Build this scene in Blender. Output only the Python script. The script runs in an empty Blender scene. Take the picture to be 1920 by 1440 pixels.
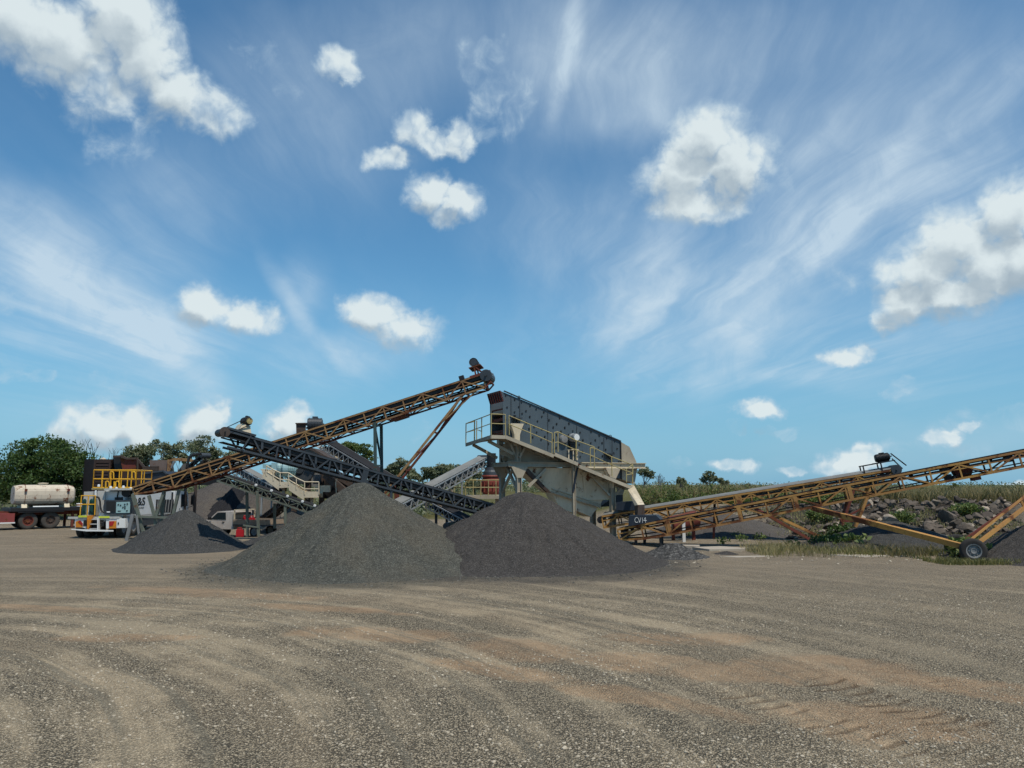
import bpy, math, random
import numpy as np
from mathutils import Vector, Matrix
SC = bpy.context.scene
COL = SC.collection
R = math.radians

# ------------------------------------------------------------------ camera
FPX = 1450.0                       # focal length in pixels of the 1920 x 1440 photograph
CAM_H = 2.7
PITCH = math.atan((909 - 720) / FPX)
cam_d = bpy.data.cameras.new("camera")
cam_d.sensor_width = 36.0
cam_d.lens = 36.0 * FPX / 1920.0
cam_d.clip_start = 0.05
cam_d.clip_end = 20000
cam = bpy.data.objects.new("camera", cam_d)
cam.location = (0, 0, CAM_H)
cam.rotation_euler = (math.pi / 2 + PITCH, 0, 0)
COL.objects.link(cam)
SC.camera = cam
SC.view_settings.view_transform = 'Standard'
SC.view_settings.look = 'None'
SC.view_settings.exposure = 0.0
SC.view_settings.gamma = 1.0
SC.view_settings.use_curve_mapping = False
SC.cycles.max_bounces = 6
SC.cycles.diffuse_bounces = 3
SC.cycles.glossy_bounces = 2
SC.cycles.transparent_max_bounces = 8
SC.cycles.use_adaptive_sampling = True
SC.cycles.adaptive_threshold = 0.02
SC.cycles.sample_clamp_indirect = 4.0
SC.cycles.use_denoising = True
SC.cycles.denoiser = 'OPENIMAGEDENOISE'
SC.cycles.denoising_input_passes = 'RGB_ALBEDO_NORMAL'

CP, SP_ = math.cos(PITCH), math.sin(PITCH)
def ray(px, py):
    a = (px - 960) / FPX; b = (720 - py) / FPX
    return Vector((a, CP - b * SP_, SP_ + b * CP))
def P(px, py, Y):
    d = ray(px, py); t = Y / d.y
    return Vector((d.x * t, Y, CAM_H + d.z * t))
def G(px, py, z=0.0):
    d = ray(px, py); t = (z - CAM_H) / d.z
    return Vector((d.x * t, d.y * t, z))
def azel(px, py):
    d = ray(px, py)
    return math.atan2(d.x, d.y), math.atan2(d.z, math.hypot(d.x, d.y))
def S(r, g, b):
    f = lambda c: (c / 255 / 12.92) if c / 255 <= 0.04045 else ((c / 255 + 0.055) / 1.055) ** 2.4
    return (f(r), f(g), f(b), 1.0)

# ------------------------------------------------------------------ node helper
class NT:
    def __init__(s, tree): s.t = tree; s.n = tree.nodes; s.l = tree.links
    def add(s, typ, **kw):
        n = s.n.new(typ)
        for k, v in kw.items(): setattr(n, k, v)
        return n
    def put(s, sock, v):
        if isinstance(v, bpy.types.NodeSocket): s.l.new(v, sock)
        elif v is not None: sock.default_value = v
    def m(s, op, a, b=None, c=None, clamp=False):
        n = s.add('ShaderNodeMath', operation=op, use_clamp=clamp)
        for i, v in enumerate((a, b, c)):
            if v is not None: s.put(n.inputs[i], v)
        return n.outputs[0]
    def v(s, op, a, b=None, c=None, scale=None):
        n = s.add('ShaderNodeVectorMath', operation=op)
        for i, q in enumerate((a, b, c)):
            if q is not None: s.put(n.inputs[i], q)
        if scale is not None: s.put(n.inputs['Scale'], scale)
        return n.outputs['Value'] if op in ('LENGTH', 'DOT_PRODUCT', 'DISTANCE') else n.outputs[0]
    def xyz(s, x, y, z):
        n = s.add('ShaderNodeCombineXYZ')
        for i, q in enumerate((x, y, z)): s.put(n.inputs[i], q)
        return n.outputs[0]
    def sep(s, v):
        n = s.add('ShaderNodeSeparateXYZ'); s.put(n.inputs[0], v); return n.outputs
    def noise(s, vec, scale, detail=4, rough=0.5, dist=0.0, color=False):
        n = s.add('ShaderNodeTexNoise')
        s.put(n.inputs['Vector'], vec); n.inputs['Scale'].default_value = scale
        n.inputs['Detail'].default_value = detail; n.inputs['Roughness'].default_value = rough
        n.inputs['Distortion'].default_value = dist
        return n.outputs['Color' if color else 'Fac']
    def voro(s, vec, scale, feature='F1', out='Distance', rnd=1.0):
        n = s.add('ShaderNodeTexVoronoi', feature=feature)
        s.put(n.inputs['Vector'], vec); n.inputs['Scale'].default_value = scale
        n.inputs['Randomness'].default_value = rnd
        return n.outputs[out]
    def ss(s, x, lo, hi, a=0.0, b=1.0, smooth=True):
        n = s.add('ShaderNodeMapRange', interpolation_type='SMOOTHSTEP' if smooth else 'LINEAR')
        s.put(n.inputs[0], x)
        for i, q in enumerate((lo, hi, a, b)): s.put(n.inputs[i + 1], q)
        return n.outputs[0]
    def mix(s, f, a, b, mode='MIX'):
        n = s.add('ShaderNodeMix', data_type='RGBA', blend_type=mode)
        s.put(n.inputs[0], f); s.put(n.inputs[6], a); s.put(n.inputs[7], b)
        return n.outputs[2]

# ------------------------------------------------------------------ sun and sky
SUN_EL, SUN_AZ = R(63), R(143)     # azimuth clockwise from +Y (camera looks along +Y): sun behind right
sun_vec = Vector((math.sin(SUN_AZ) * math.cos(SUN_EL), math.cos(SUN_AZ) * math.cos(SUN_EL), math.sin(SUN_EL)))
sd = bpy.data.lights.new("sun", 'SUN')
sd.energy = 4.0; sd.angle = R(0.55); sd.color = (1.0, 0.92, 0.79)
so = bpy.data.objects.new("sun", sd)
so.rotation_euler = (-sun_vec).to_track_quat('-Z', 'Y').to_euler()
so.location = sun_vec * 60
COL.objects.link(so)

world = bpy.data.worlds.new("World"); SC.world = world
world.use_nodes = True
world.cycles.sampling_method = 'MANUAL'; world.cycles.sample_map_resolution = 512
def build_sky():
    # ---- density of the cumulus clouds over the sky, as a function of (azimuth, elevation)
    cum = [  # px, py, rx, ry, strength
        (40, 30, 160, 100, 1.0), (130, 80, 125, 105, 1.0), (235, 40, 110, 110, 1.05), (270, 110, 100, 110, 1.1),
        (330, 175, 95, 70, 1.0), (400, 205, 75, 55, .85), (190, 160, 90, 75, .8), (215, 235, 85, 65, .62), (265, 260, 40, 40, .7),
        (640, 112, 48, 42, .9), (665, 140, 30, 28, .8), (545, 145, 45, 32, .62), (475, 98, 40, 30, .5),
        (905, 122, 50, 45, .72), (945, 190, 60, 60, .75), (905, 215, 35, 35, .65),
        (775, 235, 45, 42, .9), (815, 255, 60, 38, .85), (858, 250, 34, 45, .9), (732, 298, 48, 28, .82),
        (812, 362, 55, 50, 1.05), (860, 382, 55, 48, 1.05), (835, 410, 36, 32, .8),
        (390, 578, 72, 42, .95), (460, 598, 78, 42, .98), (370, 575, 36, 28, .8),
        (690, 595, 75, 46, 1.05), (750, 622, 88, 46, 1.05), (700, 580, 48, 36, .9),
        (1330, 262, 95, 75, 1.15), (1290, 318, 105, 75, 1.15), (1370, 310, 90, 85, 1.15), (1290, 375, 80, 48, 1.0), (1330, 385, 80, 36, .85), (1455, 345, 22, 40, .6),
        (1890, 390, 100, 95, 1.2), (1800, 455, 120, 85, 1.2), (1735, 515, 115, 80, 1.2), (1850, 500, 120, 85, 1.25), (1700, 570, 85, 55, 1.05), (1665, 595, 50, 40, .85), (1930, 480, 110, 95, 1.25), (1790, 560, 110, 50, 1.0),
        (1575, 505, 85, 38, .62), (1545, 520, 50, 16, .6),
        (1585, 674, 72, 22, .95), (1622, 668, 34, 24, .8), (1415, 765, 54, 24, .95), (1690, 732, 42, 18, .7), (1640, 415, 42, 20, .55),
        (190, 805, 100, 58, 1.1), (250, 800, 60, 55, 1.1), (150, 818, 80, 40, .9), (205, 785, 36, 36, .9),
        (375, 785, 62, 55, 1.0), (400, 770, 40, 34, .8), (545, 795, 50, 52, 1.0), (560, 775, 34, 32, .8),
        (205, 720, 46, 30, .62), (10, 540, 60, 40, .6), (800, 800, 24, 16, .6), (20, 690, 60, 20, .45),
        (1820, 800, 26, 14, .8), (1480, 880, 36, 13, .8), (1900, 915, 40, 14, .8), (80, 700, 34, 16, .7), (1595, 862, 72, 32, 1.0), (1612, 850, 40, 30, .9), (1560, 872, 60, 24, .8), (1778, 815, 36, 26, .8), (1378, 874, 44, 18, .8),
        (1372, 800, 22, 12, .6), (1472, 805, 24, 12, .65), (1435, 806, 18, 10, .55), (1285, 870, 20, 12, .6), (1890, 790, 130, 26, .55), (1720, 850, 130, 26, .55),
        (1450, 925, 60, 20, .7), (830, 905, 60, 20, .5), (700, 880, 90, 22, .4)]
    g = bpy.data.node_groups.new("cumulus_density", 'ShaderNodeTree')
    g.interface.new_socket("Vector", in_out='INPUT', socket_type='NodeSocketVector')
    g.interface.new_socket("Density", in_out='OUTPUT', socket_type='NodeSocketFloat')
    g.interface.new_socket("Shape", in_out='OUTPUT', socket_type='NodeSocketFloat')
    n = NT(g)
    gi = n.add('NodeGroupInput'); go = n.add('NodeGroupOutput')
    p = gi.outputs[0]
    w1 = n.noise(p, 26, 5, .6, color=True)
    wv = n.v('MULTIPLY', n.v('SUBTRACT', w1, (.5, .5, .5)), (.042, .034, 0))
    w2 = n.noise(p, 7.0, 2, .5, color=True)
    wv2 = n.v('MULTIPLY', n.v('SUBTRACT', w2, (.5, .5, .5)), (.05, .03, 0))
    q = n.v('ADD', n.v('ADD', p, wv), wv2)
    caps = {}
    for (px, py, rx, ry, amp) in cum:
        a0, e0 = azel(px, py)
        ra = abs(azel(px + rx, py)[0] - azel(px - rx, py)[0]) / 2 * 1.02
        re = abs(azel(px, py - ry)[1] - azel(px, py + ry)[1]) / 2 * 1.02
        d = n.v('LENGTH', n.v('MULTIPLY_ADD', q, (1 / ra, 1 / re, 0), (-a0 / ra, -e0 / re, 0)))
        cls = 1.75 if amp >= .93 else (.95 if amp >= .78 else (.24 if amp >= .64 else .08))
        caps[cls] = d if cls not in caps else n.m('MINIMUM', caps[cls], d)
    acc = None
    for cls, d in caps.items():
        b = n.m('MINIMUM', n.m('MULTIPLY_ADD', d, -2.3 if cls > .5 else -1.1, 2.3 if cls > .5 else 1.15), cls)
        acc = b if acc is None else n.m('SMOOTH_MAX', acc, b, .2)
    f = n.noise(p, 28, 8, .60, .5)
    big = n.noise(p, 9, 3, .5)
    pn = n.noise(n.v('ADD', p, n.v('SCALE', wv, scale=.6)), 30, 2.5, .5)
    puff = n.m('MULTIPLY_ADD', n.m('ABSOLUTE', n.m('SUBTRACT', pn, .5)), 4.0, -.40)
    dens = n.m('ADD', acc, n.m('MULTIPLY', n.m('SUBTRACT', f, .50), n.ss(acc, .1, .9, 2.2, 1.45)))
    dens = n.m('MULTIPLY_ADD', puff, n.ss(acc, .35, 1.2, .04, .70), dens)
    dens = n.m('ADD', dens, n.m('MULTIPLY', n.m('SUBTRACT', big, .5), .45))
    n.l.new(dens, go.inputs[0]); n.l.new(n.m('ADD', n.m('MULTIPLY', acc, .62), n.m('MULTIPLY', dens, .38)), go.inputs[1])

    n = NT(world.node_tree); world.node_tree.nodes.clear()
    out = n.add('ShaderNodeOutputWorld'); bg = n.add('ShaderNodeBackground')
    n.l.new(bg.outputs[0], out.inputs[0])
    sky = n.add('ShaderNodeTexSky', sky_type='NISHITA')
    sky.sun_disc = False; sky.sun_elevation = SUN_EL; sky.sun_rotation = SUN_AZ
    sky.altitude = 0; sky.air_density = 1.15; sky.dust_density = 0.35; sky.ozone_density = 1.6
    tc = n.add('ShaderNodeTexCoord')
    d = tc.outputs['Generated']
    x, y, z = n.sep(d)
    el = n.m('ARCTAN2', z, n.m('SQRT', n.m('ADD', n.m('MULTIPLY', x, x), n.m('MULTIPLY', y, y))))
    az = n.m('ARCTAN2', x, y)
    ae = n.xyz(az, el, 0.0)
    def dens(v):
        k = n.add('ShaderNodeGroup'); k.node_tree = g; n.put(k.inputs[0], v); return k.outputs[0], k.outputs[1]
    d0, s0 = dens(ae)
    _, d1 = dens(n.v('ADD', ae, (.010, .024, 0)))
    alpha = n.m('MULTIPLY', n.ss(d0, -.12, 1.3), .96)
    shade = n.ss(n.m('MULTIPLY_ADD', s0, -.45, d1), .10, 1.25)
    soft = n.ss(d0, .2, 1.3)
    STR = 0.085
    k = 1 / STR
    white = (.73 * k, .815 * k, .835 * k, 1); thin = (.50 * k, .645 * k, .76 * k, 1); grey = (.30 * k, .39 * k, .47 * k, 1)
    ccol = n.mix(soft, thin, white)
    ccol = n.mix(n.m('MULTIPLY', shade, n.ss(n.noise(ae, 11, 5, .55), .3, .7, .55, .85)), ccol, grey)
    # ---- cirrus: streaks lying in a high flat layer, running away from the viewer
    zc = n.m('MAXIMUM', z, .04)
    pl = n.xyz(n.m('DIVIDE', x, zc), n.m('DIVIDE', y, zc), 0.0)
    dw = n.noise(pl, .8, 3, .5, color=True)
    plw = n.v('ADD', pl, n.v('MULTIPLY', n.v('SUBTRACT', dw, (.5, .5, .5)), (.55, .9, 0)))
    st = n.noise(n.v('MULTIPLY', plw, (1.9, .20, 1)), 1.6, 8, .60)
    st2 = n.noise(n.v('MULTIPLY', plw, (.55, .22, 1)), 1.3, 4, .5)
    wisp = n.noise(ae, 16, 7, .62, .8)
    cir = [(60, 490, 230, 110, .50), (200, 590, 240, 80, .45), (330, 650, 180, 70, .35), (340, 390, 120, 130, .3), (560, 220, 230, 190, .42),
           (1000, 70, 400, 180, .72), (1330, 110, 380, 150, .58), (1650, 330, 260, 260, .35), (1560, 620, 380, 240, .28), (1085, 60, 40, 130, .25), (1180, 520, 190, 190, .55), (1250, 620, 160, 120, .4), (1420, 560, 130, 150, .42),
           (1530, 400, 200, 120, .36), (1750, 200, 350, 230, .34), (1500, 715, 190, 30, .5), (1480, 240, 160, 60, .45), (1800, 860, 320, 50, .6), (1830, 790, 200, 34, .65), (1650, 905, 300, 22, .5),
           (660, 680, 150, 50, .45), (550, 570, 45, 80, .4), (120, 740, 220, 60, .35), (960, 640, 1400, 90, .08), (700, 830, 700, 60, .22), (1300, 200, 260, 40, .3), (350, 760, 300, 60, .25), (1000,400,180,120,.25)]
    q2 = n.v('ADD', ae, n.v('MULTIPLY', n.v('SUBTRACT', n.noise(ae, 5, 3, .5, color=True), (.5, .5, .5)), (.16, .12, 0)))
    q3 = n.v('ADD', ae, n.v('MULTIPLY', n.v('SUBTRACT', n.noise(ae, 9, 4, .55, color=True), (.5, .5, .5)), (.05, .05, 0)))
    xs_ = None; acc = None
    for (px, py, rx, ry, amp) in cir:
        a0, e0 = azel(px, py); ra = rx / FPX; re = ry / FPX
        dd = n.v('LENGTH', n.v('MULTIPLY', n.v('SUBTRACT', q2, (a0, e0, 0)), (1 / ra, 1 / re, 0)))
        b = n.ss(dd, 1.35, 0.0, 0.0, amp)
        acc = b if acc is None else n.m('ADD', acc, b)
    for (px, py, L, w, ang, amp) in ((1060, 110, 150, 26, 72, .42), (1560, 450, 300, 42, 47, .40), (1380, 610, 170, 60, 60, .30), (150, 520, 280, 75, -37, .50), (330, 660, 160, 50, -38, .30), (560, 570, 120, 22, -52, .38), (640, 660, 90, 30, -25, .30), (1230, 470, 220, 60, 65, .25), (1850, 210, 200, 40, 40, .2)):
        a0, e0 = azel(px, py); rv = n.add('ShaderNodeVectorRotate', rotation_type='Z_AXIS'); n.put(rv.inputs['Vector'], n.v('SUBTRACT', q3, (a0, e0, 0))); rv.inputs['Angle'].default_value = -R(ang)
        b = n.ss(n.v('LENGTH', n.v('MULTIPLY', rv.outputs[0], (FPX / L, FPX / w, 0))), 1.3, 0.0, 0.0, amp)
        xs_ = b if xs_ is None else n.m('ADD', xs_, b)
    streak = n.m('MULTIPLY', n.ss(st, .32, .72), n.ss(st2, .25, .65, .35, 1.0))
    streak = n.m('MULTIPLY', streak, n.ss(wisp, .2, .7, .6, 1.1))
    ca = n.m('MULTIPLY', n.m('ADD', acc, .05), n.m('MULTIPLY_ADD', n.m('MULTIPLY', streak, n.ss(el, .05, .16)), .74, .26))
    ca = n.m('MINIMUM', n.m('MULTIPLY_ADD', xs_, n.ss(wisp, .15, .75, .35, 1.15), ca), .82)
    ca = n.m('MULTIPLY', ca, n.ss(el, -.02, .05))
    base = n.mix(1.0, sky.outputs[0], (.59, 1.10, 1.33, 1), 'MULTIPLY')
    base = n.mix(n.ss(el, .32, -.03, 0, .76), base, (.195 * k, .43 * k, .675 * k, 1))
    c1 = n.mix(ca, base, (.60 * k, .73 * k, .83 * k, 1))
    c2 = n.mix(alpha, c1, ccol)
    n.l.new(c2, bg.inputs[0]); bg.inputs[1].default_value = STR
build_sky()

# ------------------------------------------------------------------ mesh helpers
def V(*a): return Vector(a)
class MB:
    def __init__(s): s.v = []; s.f = []; s.sm = []
    def add(s, vs, fs, smooth=False):
        o = len(s.v); s.v += [tuple(q) for q in vs]
        for f in fs: s.f.append([i + o for i in f]); s.sm.append(smooth)
        return s
    def hexa(s, c):  # 8 corners: bottom ring 0-3, top ring 4-7
        return s.add(c, [(3, 2, 1, 0), (4, 5, 6, 7), (0, 1, 5, 4), (1, 2, 6, 5), (2, 3, 7, 6), (3, 0, 4, 7)])
    def box(s, c, sz, ax=None):
        X, Y, Z = ax if ax else (V(1, 0, 0), V(0, 1, 0), V(0, 0, 1))
        c = Vector(c); x, y, z = X * sz[0] / 2, Y * sz[1] / 2, Z * sz[2] / 2
        return s.hexa([c - x - y - z, c + x - y - z, c + x + y - z, c - x + y - z, c - x - y + z, c + x - y + z, c + x + y + z, c - x + y + z])
    def beam(s, p, q, w, h=None, up=None):
        p, q = Vector(p), Vector(q); h = h or w
        d = (q - p)
        if d.length < 1e-5: return s
        d.normalize(); up = Vector(up) if up is not None else V(0, 0, 1)
        if abs(d.dot(up)) > .97: up = V(0, 1, 0) if abs(d.y) < .9 else V(1, 0, 0)
        x = d.cross(up).normalized() * w / 2; y = x.normalized().cross(d) * h / 2
        return s.hexa([p - x - y, p + x - y, q + x - y, q - x - y, p - x + y, p + x + y, q + x + y, q - x + y])
    def ibeam(s, p, q, w, h, up=None, t=.03):
        p, q = Vector(p), Vector(q); d = (q - p).normalized(); up = Vector(up) if up is not None else V(0, 0, 1)
        if abs(d.dot(up)) > .97: up = V(0, 1, 0)
        x = d.cross(up).normalized(); y = x.cross(d)
        s.beam(p + y * (h / 2 - t / 2), q + y * (h / 2 - t / 2), w, t, up); s.beam(p - y * (h / 2 - t / 2), q - y * (h / 2 - t / 2), w, t, up)
        return s.beam(p, q, t, h - 2 * t, up)
    def tube(s, p, q, r, n=8, r2=None, caps=True, smooth=True):
        p, q = Vector(p), Vector(q); r2 = r if r2 is None else r2
        d = (q - p).normalized(); a = V(0, 0, 1) if abs(d.z) < .9 else V(1, 0, 0)
        x = d.cross(a).normalized(); y = d.cross(x)
        vs = []
        for c, rr in ((p, r), (q, r2)):
            for i in range(n):
                t = 2 * math.pi * i / n; vs.append(c + x * math.cos(t) * rr + y * math.sin(t) * rr)
        fs = [(i, (i + 1) % n, n + (i + 1) % n, n + i) for i in range(n)]
        s.add(vs, fs, smooth)
        if caps: s.add(vs[:n], [tuple(range(n))[::-1]]); s.add(vs[n:], [tuple(range(n))])
        return s
    def path(s, pts, r, n=6):
        pts = [Vector(p) for p in pts]
        for a, b in zip(pts, pts[1:]): s.tube(a, b, r, n)
        return s
    def prism(s, poly, off):   # polygon extruded along off
        poly = [Vector(p) for p in poly]; off = Vector(off); k = len(poly)
        vs = poly + [p + off for p in poly]
        return s.add(vs, [tuple(range(k))[::-1], tuple(range(k, 2 * k))] + [(i, (i + 1) % k, k + (i + 1) % k, k + i) for i in range(k)])
    def loft(s, rings, caps=True, smooth=False):
        k = len(rings[0]); vs = [p for r in rings for p in r]; fs = []
        for j in range(len(rings) - 1):
            for i in range(k):
                fs.append((j * k + i, j * k + (i + 1) % k, (j + 1) * k + (i + 1) % k, (j + 1) * k + i))
        s.add(vs, fs, smooth)
        if caps: s.add(rings[0], [tuple(range(k))[::-1]]); s.add(rings[-1], [tuple(range(k))])
        return s
    def lathe(s, c, prof, ax=(0, 0, 1), n=24, smooth=False, caps=True):   # prof: (radius, along axis)
        c = Vector(c); d = Vector(ax).normalized(); a = V(0, 0, 1) if abs(d.z) < .9 else V(1, 0, 0)
        x = d.cross(a).normalized(); y = d.cross(x)
        rings = [[c + d * h + (x * math.cos(2 * math.pi * i / n) + y * math.sin(2 * math.pi * i / n)) * r for i in range(n)] for r, h in prof]
        return s.loft(rings, caps, smooth)
    def tobj(s, name, mat, parent=None, loc=None):
        me = bpy.data.meshes.new(name)
        o = Vector((0, 0, 0))
        if parent is not None:
            o = parent_origin(parent)
        elif loc is not None: o = Vector(loc)
        me.from_pydata([(a - o.x, b - o.y, c - o.z) for a, b, c in s.v], [], s.f)
        me.polygons.foreach_set('use_smooth', s.sm)
        me.materials.append(mat); me.update()
        ob = bpy.data.objects.new(name, me); COL.objects.link(ob)
        if parent is not None: ob.parent = parent
        elif loc is not None: ob.location = loc
        return ob
def parent_origin(o):
    r = Vector((0, 0, 0))
    while o is not None: r += o.location; o = o.parent
    return r
def each(name, mat, par, items):
    """one object per bar: items are (p, q, w[, h[, up]])"""
    return [MB().beam(*it).tobj(name, mat, par) for it in items]
def npmesh(name, verts, faces, mat, parent=None, loc=None, smooth=False, attr=None):
    """verts (n,3), faces (m,k) numpy, all faces with k corners; attr: dict name->per-vertex float"""
    me = bpy.data.meshes.new(name)
    o = np.array(parent_origin(parent)) if parent is not None else (np.array(loc) if loc is not None else np.zeros(3))
    verts = np.asarray(verts, dtype=np.float64) - o
    m, k = faces.shape
    me.vertices.add(len(verts)); me.vertices.foreach_set('co', verts.astype(np.float32).ravel())
    me.loops.add(m * k); me.loops.foreach_set('vertex_index', faces.astype(np.int32).ravel())
    me.polygons.add(m); me.polygons.foreach_set('loop_start', np.arange(0, m * k, k, dtype=np.int32))
    me.polygons.foreach_set('use_smooth', np.full(m, smooth))
    if attr:
        for a, val in attr.items():
            at = me.attributes.new(a, 'FLOAT', 'POINT'); at.data.foreach_set('value', val.astype(np.float32))
    me.materials.append(mat); me.update(calc_edges=True); me.validate()
    ob = bpy.data.objects.new(name, me); COL.objects.link(ob)
    if parent is not None: ob.parent = parent
    elif loc is not None: ob.location = loc
    return ob
def tag(o, label=None, cat=None, group=None, kind=None):
    if label: o['label'] = label
    if cat: o['category'] = cat
    if group: o['group'] = group
    if kind: o['kind'] = kind
    return o
def thing(name, label, cat, loc=(0, 0, 0), group=None):
    o = bpy.data.objects.new(name, None); o.empty_display_size = .3
    o.location = loc; COL.objects.link(o)
    return tag(o, label, cat, group)

# ------------------------------------------------------------------ materials
def new_mat(name):
    m = bpy.data.materials.new(name); m.use_nodes = True
    n = NT(m.node_tree); b = m.node_tree.nodes['Principled BSDF']
    return m, n, b
def paint(name, col, col2=None, rust=None, rust_amt=.35, rough=.6, metal=0.0, scale=1.5, var=.25, bump=.15, streak=True, spec=.35):
    """weathered painted or bare metal: two tones, grime streaks, rust spots, light bump"""
    m, n, b = new_mat(name)
    tc = n.add('ShaderNodeTexCoord'); o = tc.outputs['Object']
    a = n.noise(o, scale, 5, .6)
    col2 = col2 or tuple(c * .62 for c in col[:3]) + (1,)
    c = n.mix(n.ss(a, .5 - var, .5 + var + .15), col, col2)
    if streak:
        s = n.noise(n.v('MULTIPLY', o, (4.0, 4.0, .35)), 2.2, 4, .6)
        c = n.mix(n.m('MULTIPLY', n.ss(s, .5, .75), .45), c, tuple(q * .55 for q in col[:3]) + (1,))
    rg = rough
    if rust:
        r = n.noise(o, scale * 2.3, 7, .68)
        rm = n.ss(r, 1 - rust_amt - .08 - .15, 1 - rust_amt + .02 - .15)
        rr = n.mix(n.noise(o, 14, 3, .5), rust, tuple(q * .5 for q in rust[:3]) + (1,))
        c = n.mix(rm, c, rr)
        rg = n.m('MULTIPLY_ADD', rm, .3, rough)
    n.put(b.inputs['Base Color'], c); n.put(b.inputs['Roughness'], rg)
    b.inputs['Metallic'].default_value = metal
    b.inputs['Specular IOR Level'].default_value = spec
    if bump:
        bp = n.add('ShaderNodeBump'); bp.inputs['Strength'].default_value = bump; bp.inputs['Distance'].default_value = .02
        n.put(bp.inputs['Height'], n.noise(o, 22, 4, .6)); n.l.new(bp.outputs[0], b.inputs['Normal'])
    return m
def gravel_mat(name, c_dark, c_mid, c_light, dust, cell=26.0, dust_amt=.35, bump=1.0):
    m, n, b = new_mat(name)
    tc = n.add('ShaderNodeTexCoord'); o = tc.outputs['Object']
    wv = n.v('ADD', o, n.v('SCALE', n.v('SUBTRACT', n.noise(o, 9, 2, .5, color=True), (.5, .5, .5)), scale=.06))
    vc = n.voro(wv, cell, out='Color'); vd = n.voro(wv, cell)
    t = n.sep(vc)[0]
    c = n.mix(n.ss(t, .0, .55), c_dark, c_mid)
    c = n.mix(n.ss(t, .62, 1.0), c, c_light)
    f2 = n.noise(o, 3.2, 6, .65)
    c = n.mix(n.m('MULTIPLY', n.ss(f2, .42, .75), .5), c, c_dark)
    f3 = n.noise(n.v('MULTIPLY', o, (1, 1, .5)), .55, 5, .6)
    c = n.mix(n.m('MULTIPLY', n.ss(f3, .42, .68), dust_amt), c, dust)
    c = n.mix(n.m('MULTIPLY', n.ss(vd, .35, .75), .55), c, tuple(q * .3 for q in c_dark[:3]) + (1,))
    n.put(b.inputs['Base Color'], c); b.inputs['Roughness'].default_value = .95
    b.inputs['Specular IOR Level'].default_value = .15
    bp = n.add('ShaderNodeBump'); bp.inputs['Strength'].default_value = bump; bp.inputs['Distance'].default_value = .035
    h = n.m('ADD', n.m('MULTIPLY', vd, -1.0), n.m('MULTIPLY', n.noise(o, 14, 4, .6), .8))
    n.put(bp.inputs['Height'], h); n.l.new(bp.outputs[0], b.inputs['Normal'])
    return m
RUST = (.16, .055, .022, 1)
M = {}
M['orange'] = paint('ochre_paint', (.31, .18, .072, 1), (.19, .10, .055, 1), RUST, .26, .6, scale=.5, var=.12)
M['orange_r'] = paint('orange_paint', (.44, .235, .062, 1), (.27, .125, .05, 1), RUST, .26, .6, scale=.42, var=.12)
M['yellow'] = paint('safety_yellow', (.66, .36, .02, 1), (.50, .25, .02, 1), None, rough=.45, streak=False)
M['rail_y'] = paint('worn_yellow_rail', (.40, .33, .13, 1), (.30, .26, .15, 1), RUST, .2, .6)
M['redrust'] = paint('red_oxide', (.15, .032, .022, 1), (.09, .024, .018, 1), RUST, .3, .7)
M['dsteel'] = paint('dark_steel', (.055, .065, .075, 1), (.035, .042, .05, 1), RUST, .12, .5, .2)
M['gsteel'] = paint('galvanised_steel', (.32, .34, .35, 1), (.21, .23, .24, 1), None, rough=.5, metal=.3)
M['green'] = paint('dark_green_paint', (.045, .075, .07, 1), (.03, .05, .05, 1), RUST, .2, .6)
M['ggrey'] = paint('grey_green_leg', (.14, .16, .13, 1), (.09, .10, .08, 1), RUST, .2, .7)
M['belt'] = paint('rubber_belt', (.012, .012, .014, 1), (.02, .02, .022, 1), None, rough=.85, streak=False, bump=.05)
M['beltdust'] = paint('dusty_belt', (.15, .155, .15, 1), (.23, .23, .215, 1), None, rough=.9, streak=False, bump=.05)
M['black'] = paint('black_paint', (.012, .013, .015, 1), (.02, .02, .02, 1), None, rough=.5, streak=False)
M['navy'] = paint('navy_steel', (.014, .02, .032, 1), (.022, .028, .038, 1), RUST, .08, .5)
M['cream'] = paint('cream_paint', (.62, .535, .39, 1), (.42, .36, .255, 1), RUST, .20, .65, scale=.9)
M['cream_d'] = paint('grimy_cream_steel', (.40, .35, .265, 1), (.25, .215, .16, 1), RUST, .15, .75, scale=.9)
M['white'] = paint('white_paint', (.72, .73, .72, 1), (.62, .63, .61, 1), None, rough=.35, streak=False, bump=.02)
M['bluegrey'] = paint('blue_grey_plate', (.085, .112, .13, 1), (.058, .078, .092, 1), RUST, .05, .55, .15, scale=.7)
M['brown'] = paint('brown_steel', (.075, .055, .045, 1), (.042, .032, .027, 1), (.085, .045, .028, 1), .25, .8)
M['concrete'] = paint('concrete', (.36, .335, .295, 1), (.25, .235, .21, 1), None, rough=.9, bump=.3)
M['grey'] = paint('grey_paint', (.22, .225, .225, 1), (.15, .155, .155, 1), RUST, .1, .6)
M['teal'] = paint('pale_teal_paint', (.30, .46, .47, 1), (.24, .38, .40, 1), None, rough=.5, streak=False)
M['dgreen'] = paint('bottle_green', (.008, .05, .042, 1), None, None, rough=.4, streak=False)
M['red'] = paint('bright_red', (.42, .012, .02, 1), (.30, .01, .015, 1), None, rough=.4, streak=False)
M['crush_red'] = paint('crusher_red', (.22, .045, .03, 1), (.13, .035, .025, 1), RUST, .2, .6)
M['tyre'] = paint('tyre_rubber', (.022, .021, .02, 1), (.05, .045, .04, 1), None, rough=.9, streak=False)
M['dtyre'] = paint('dusty_tyre', (.075, .068, .06, 1), (.04, .037, .033, 1), None, rough=.95, streak=False)
M['hivis'] = paint('hi_vis_tape', (.62, .68, .06, 1), None, None, rough=.4, streak=False)
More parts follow.
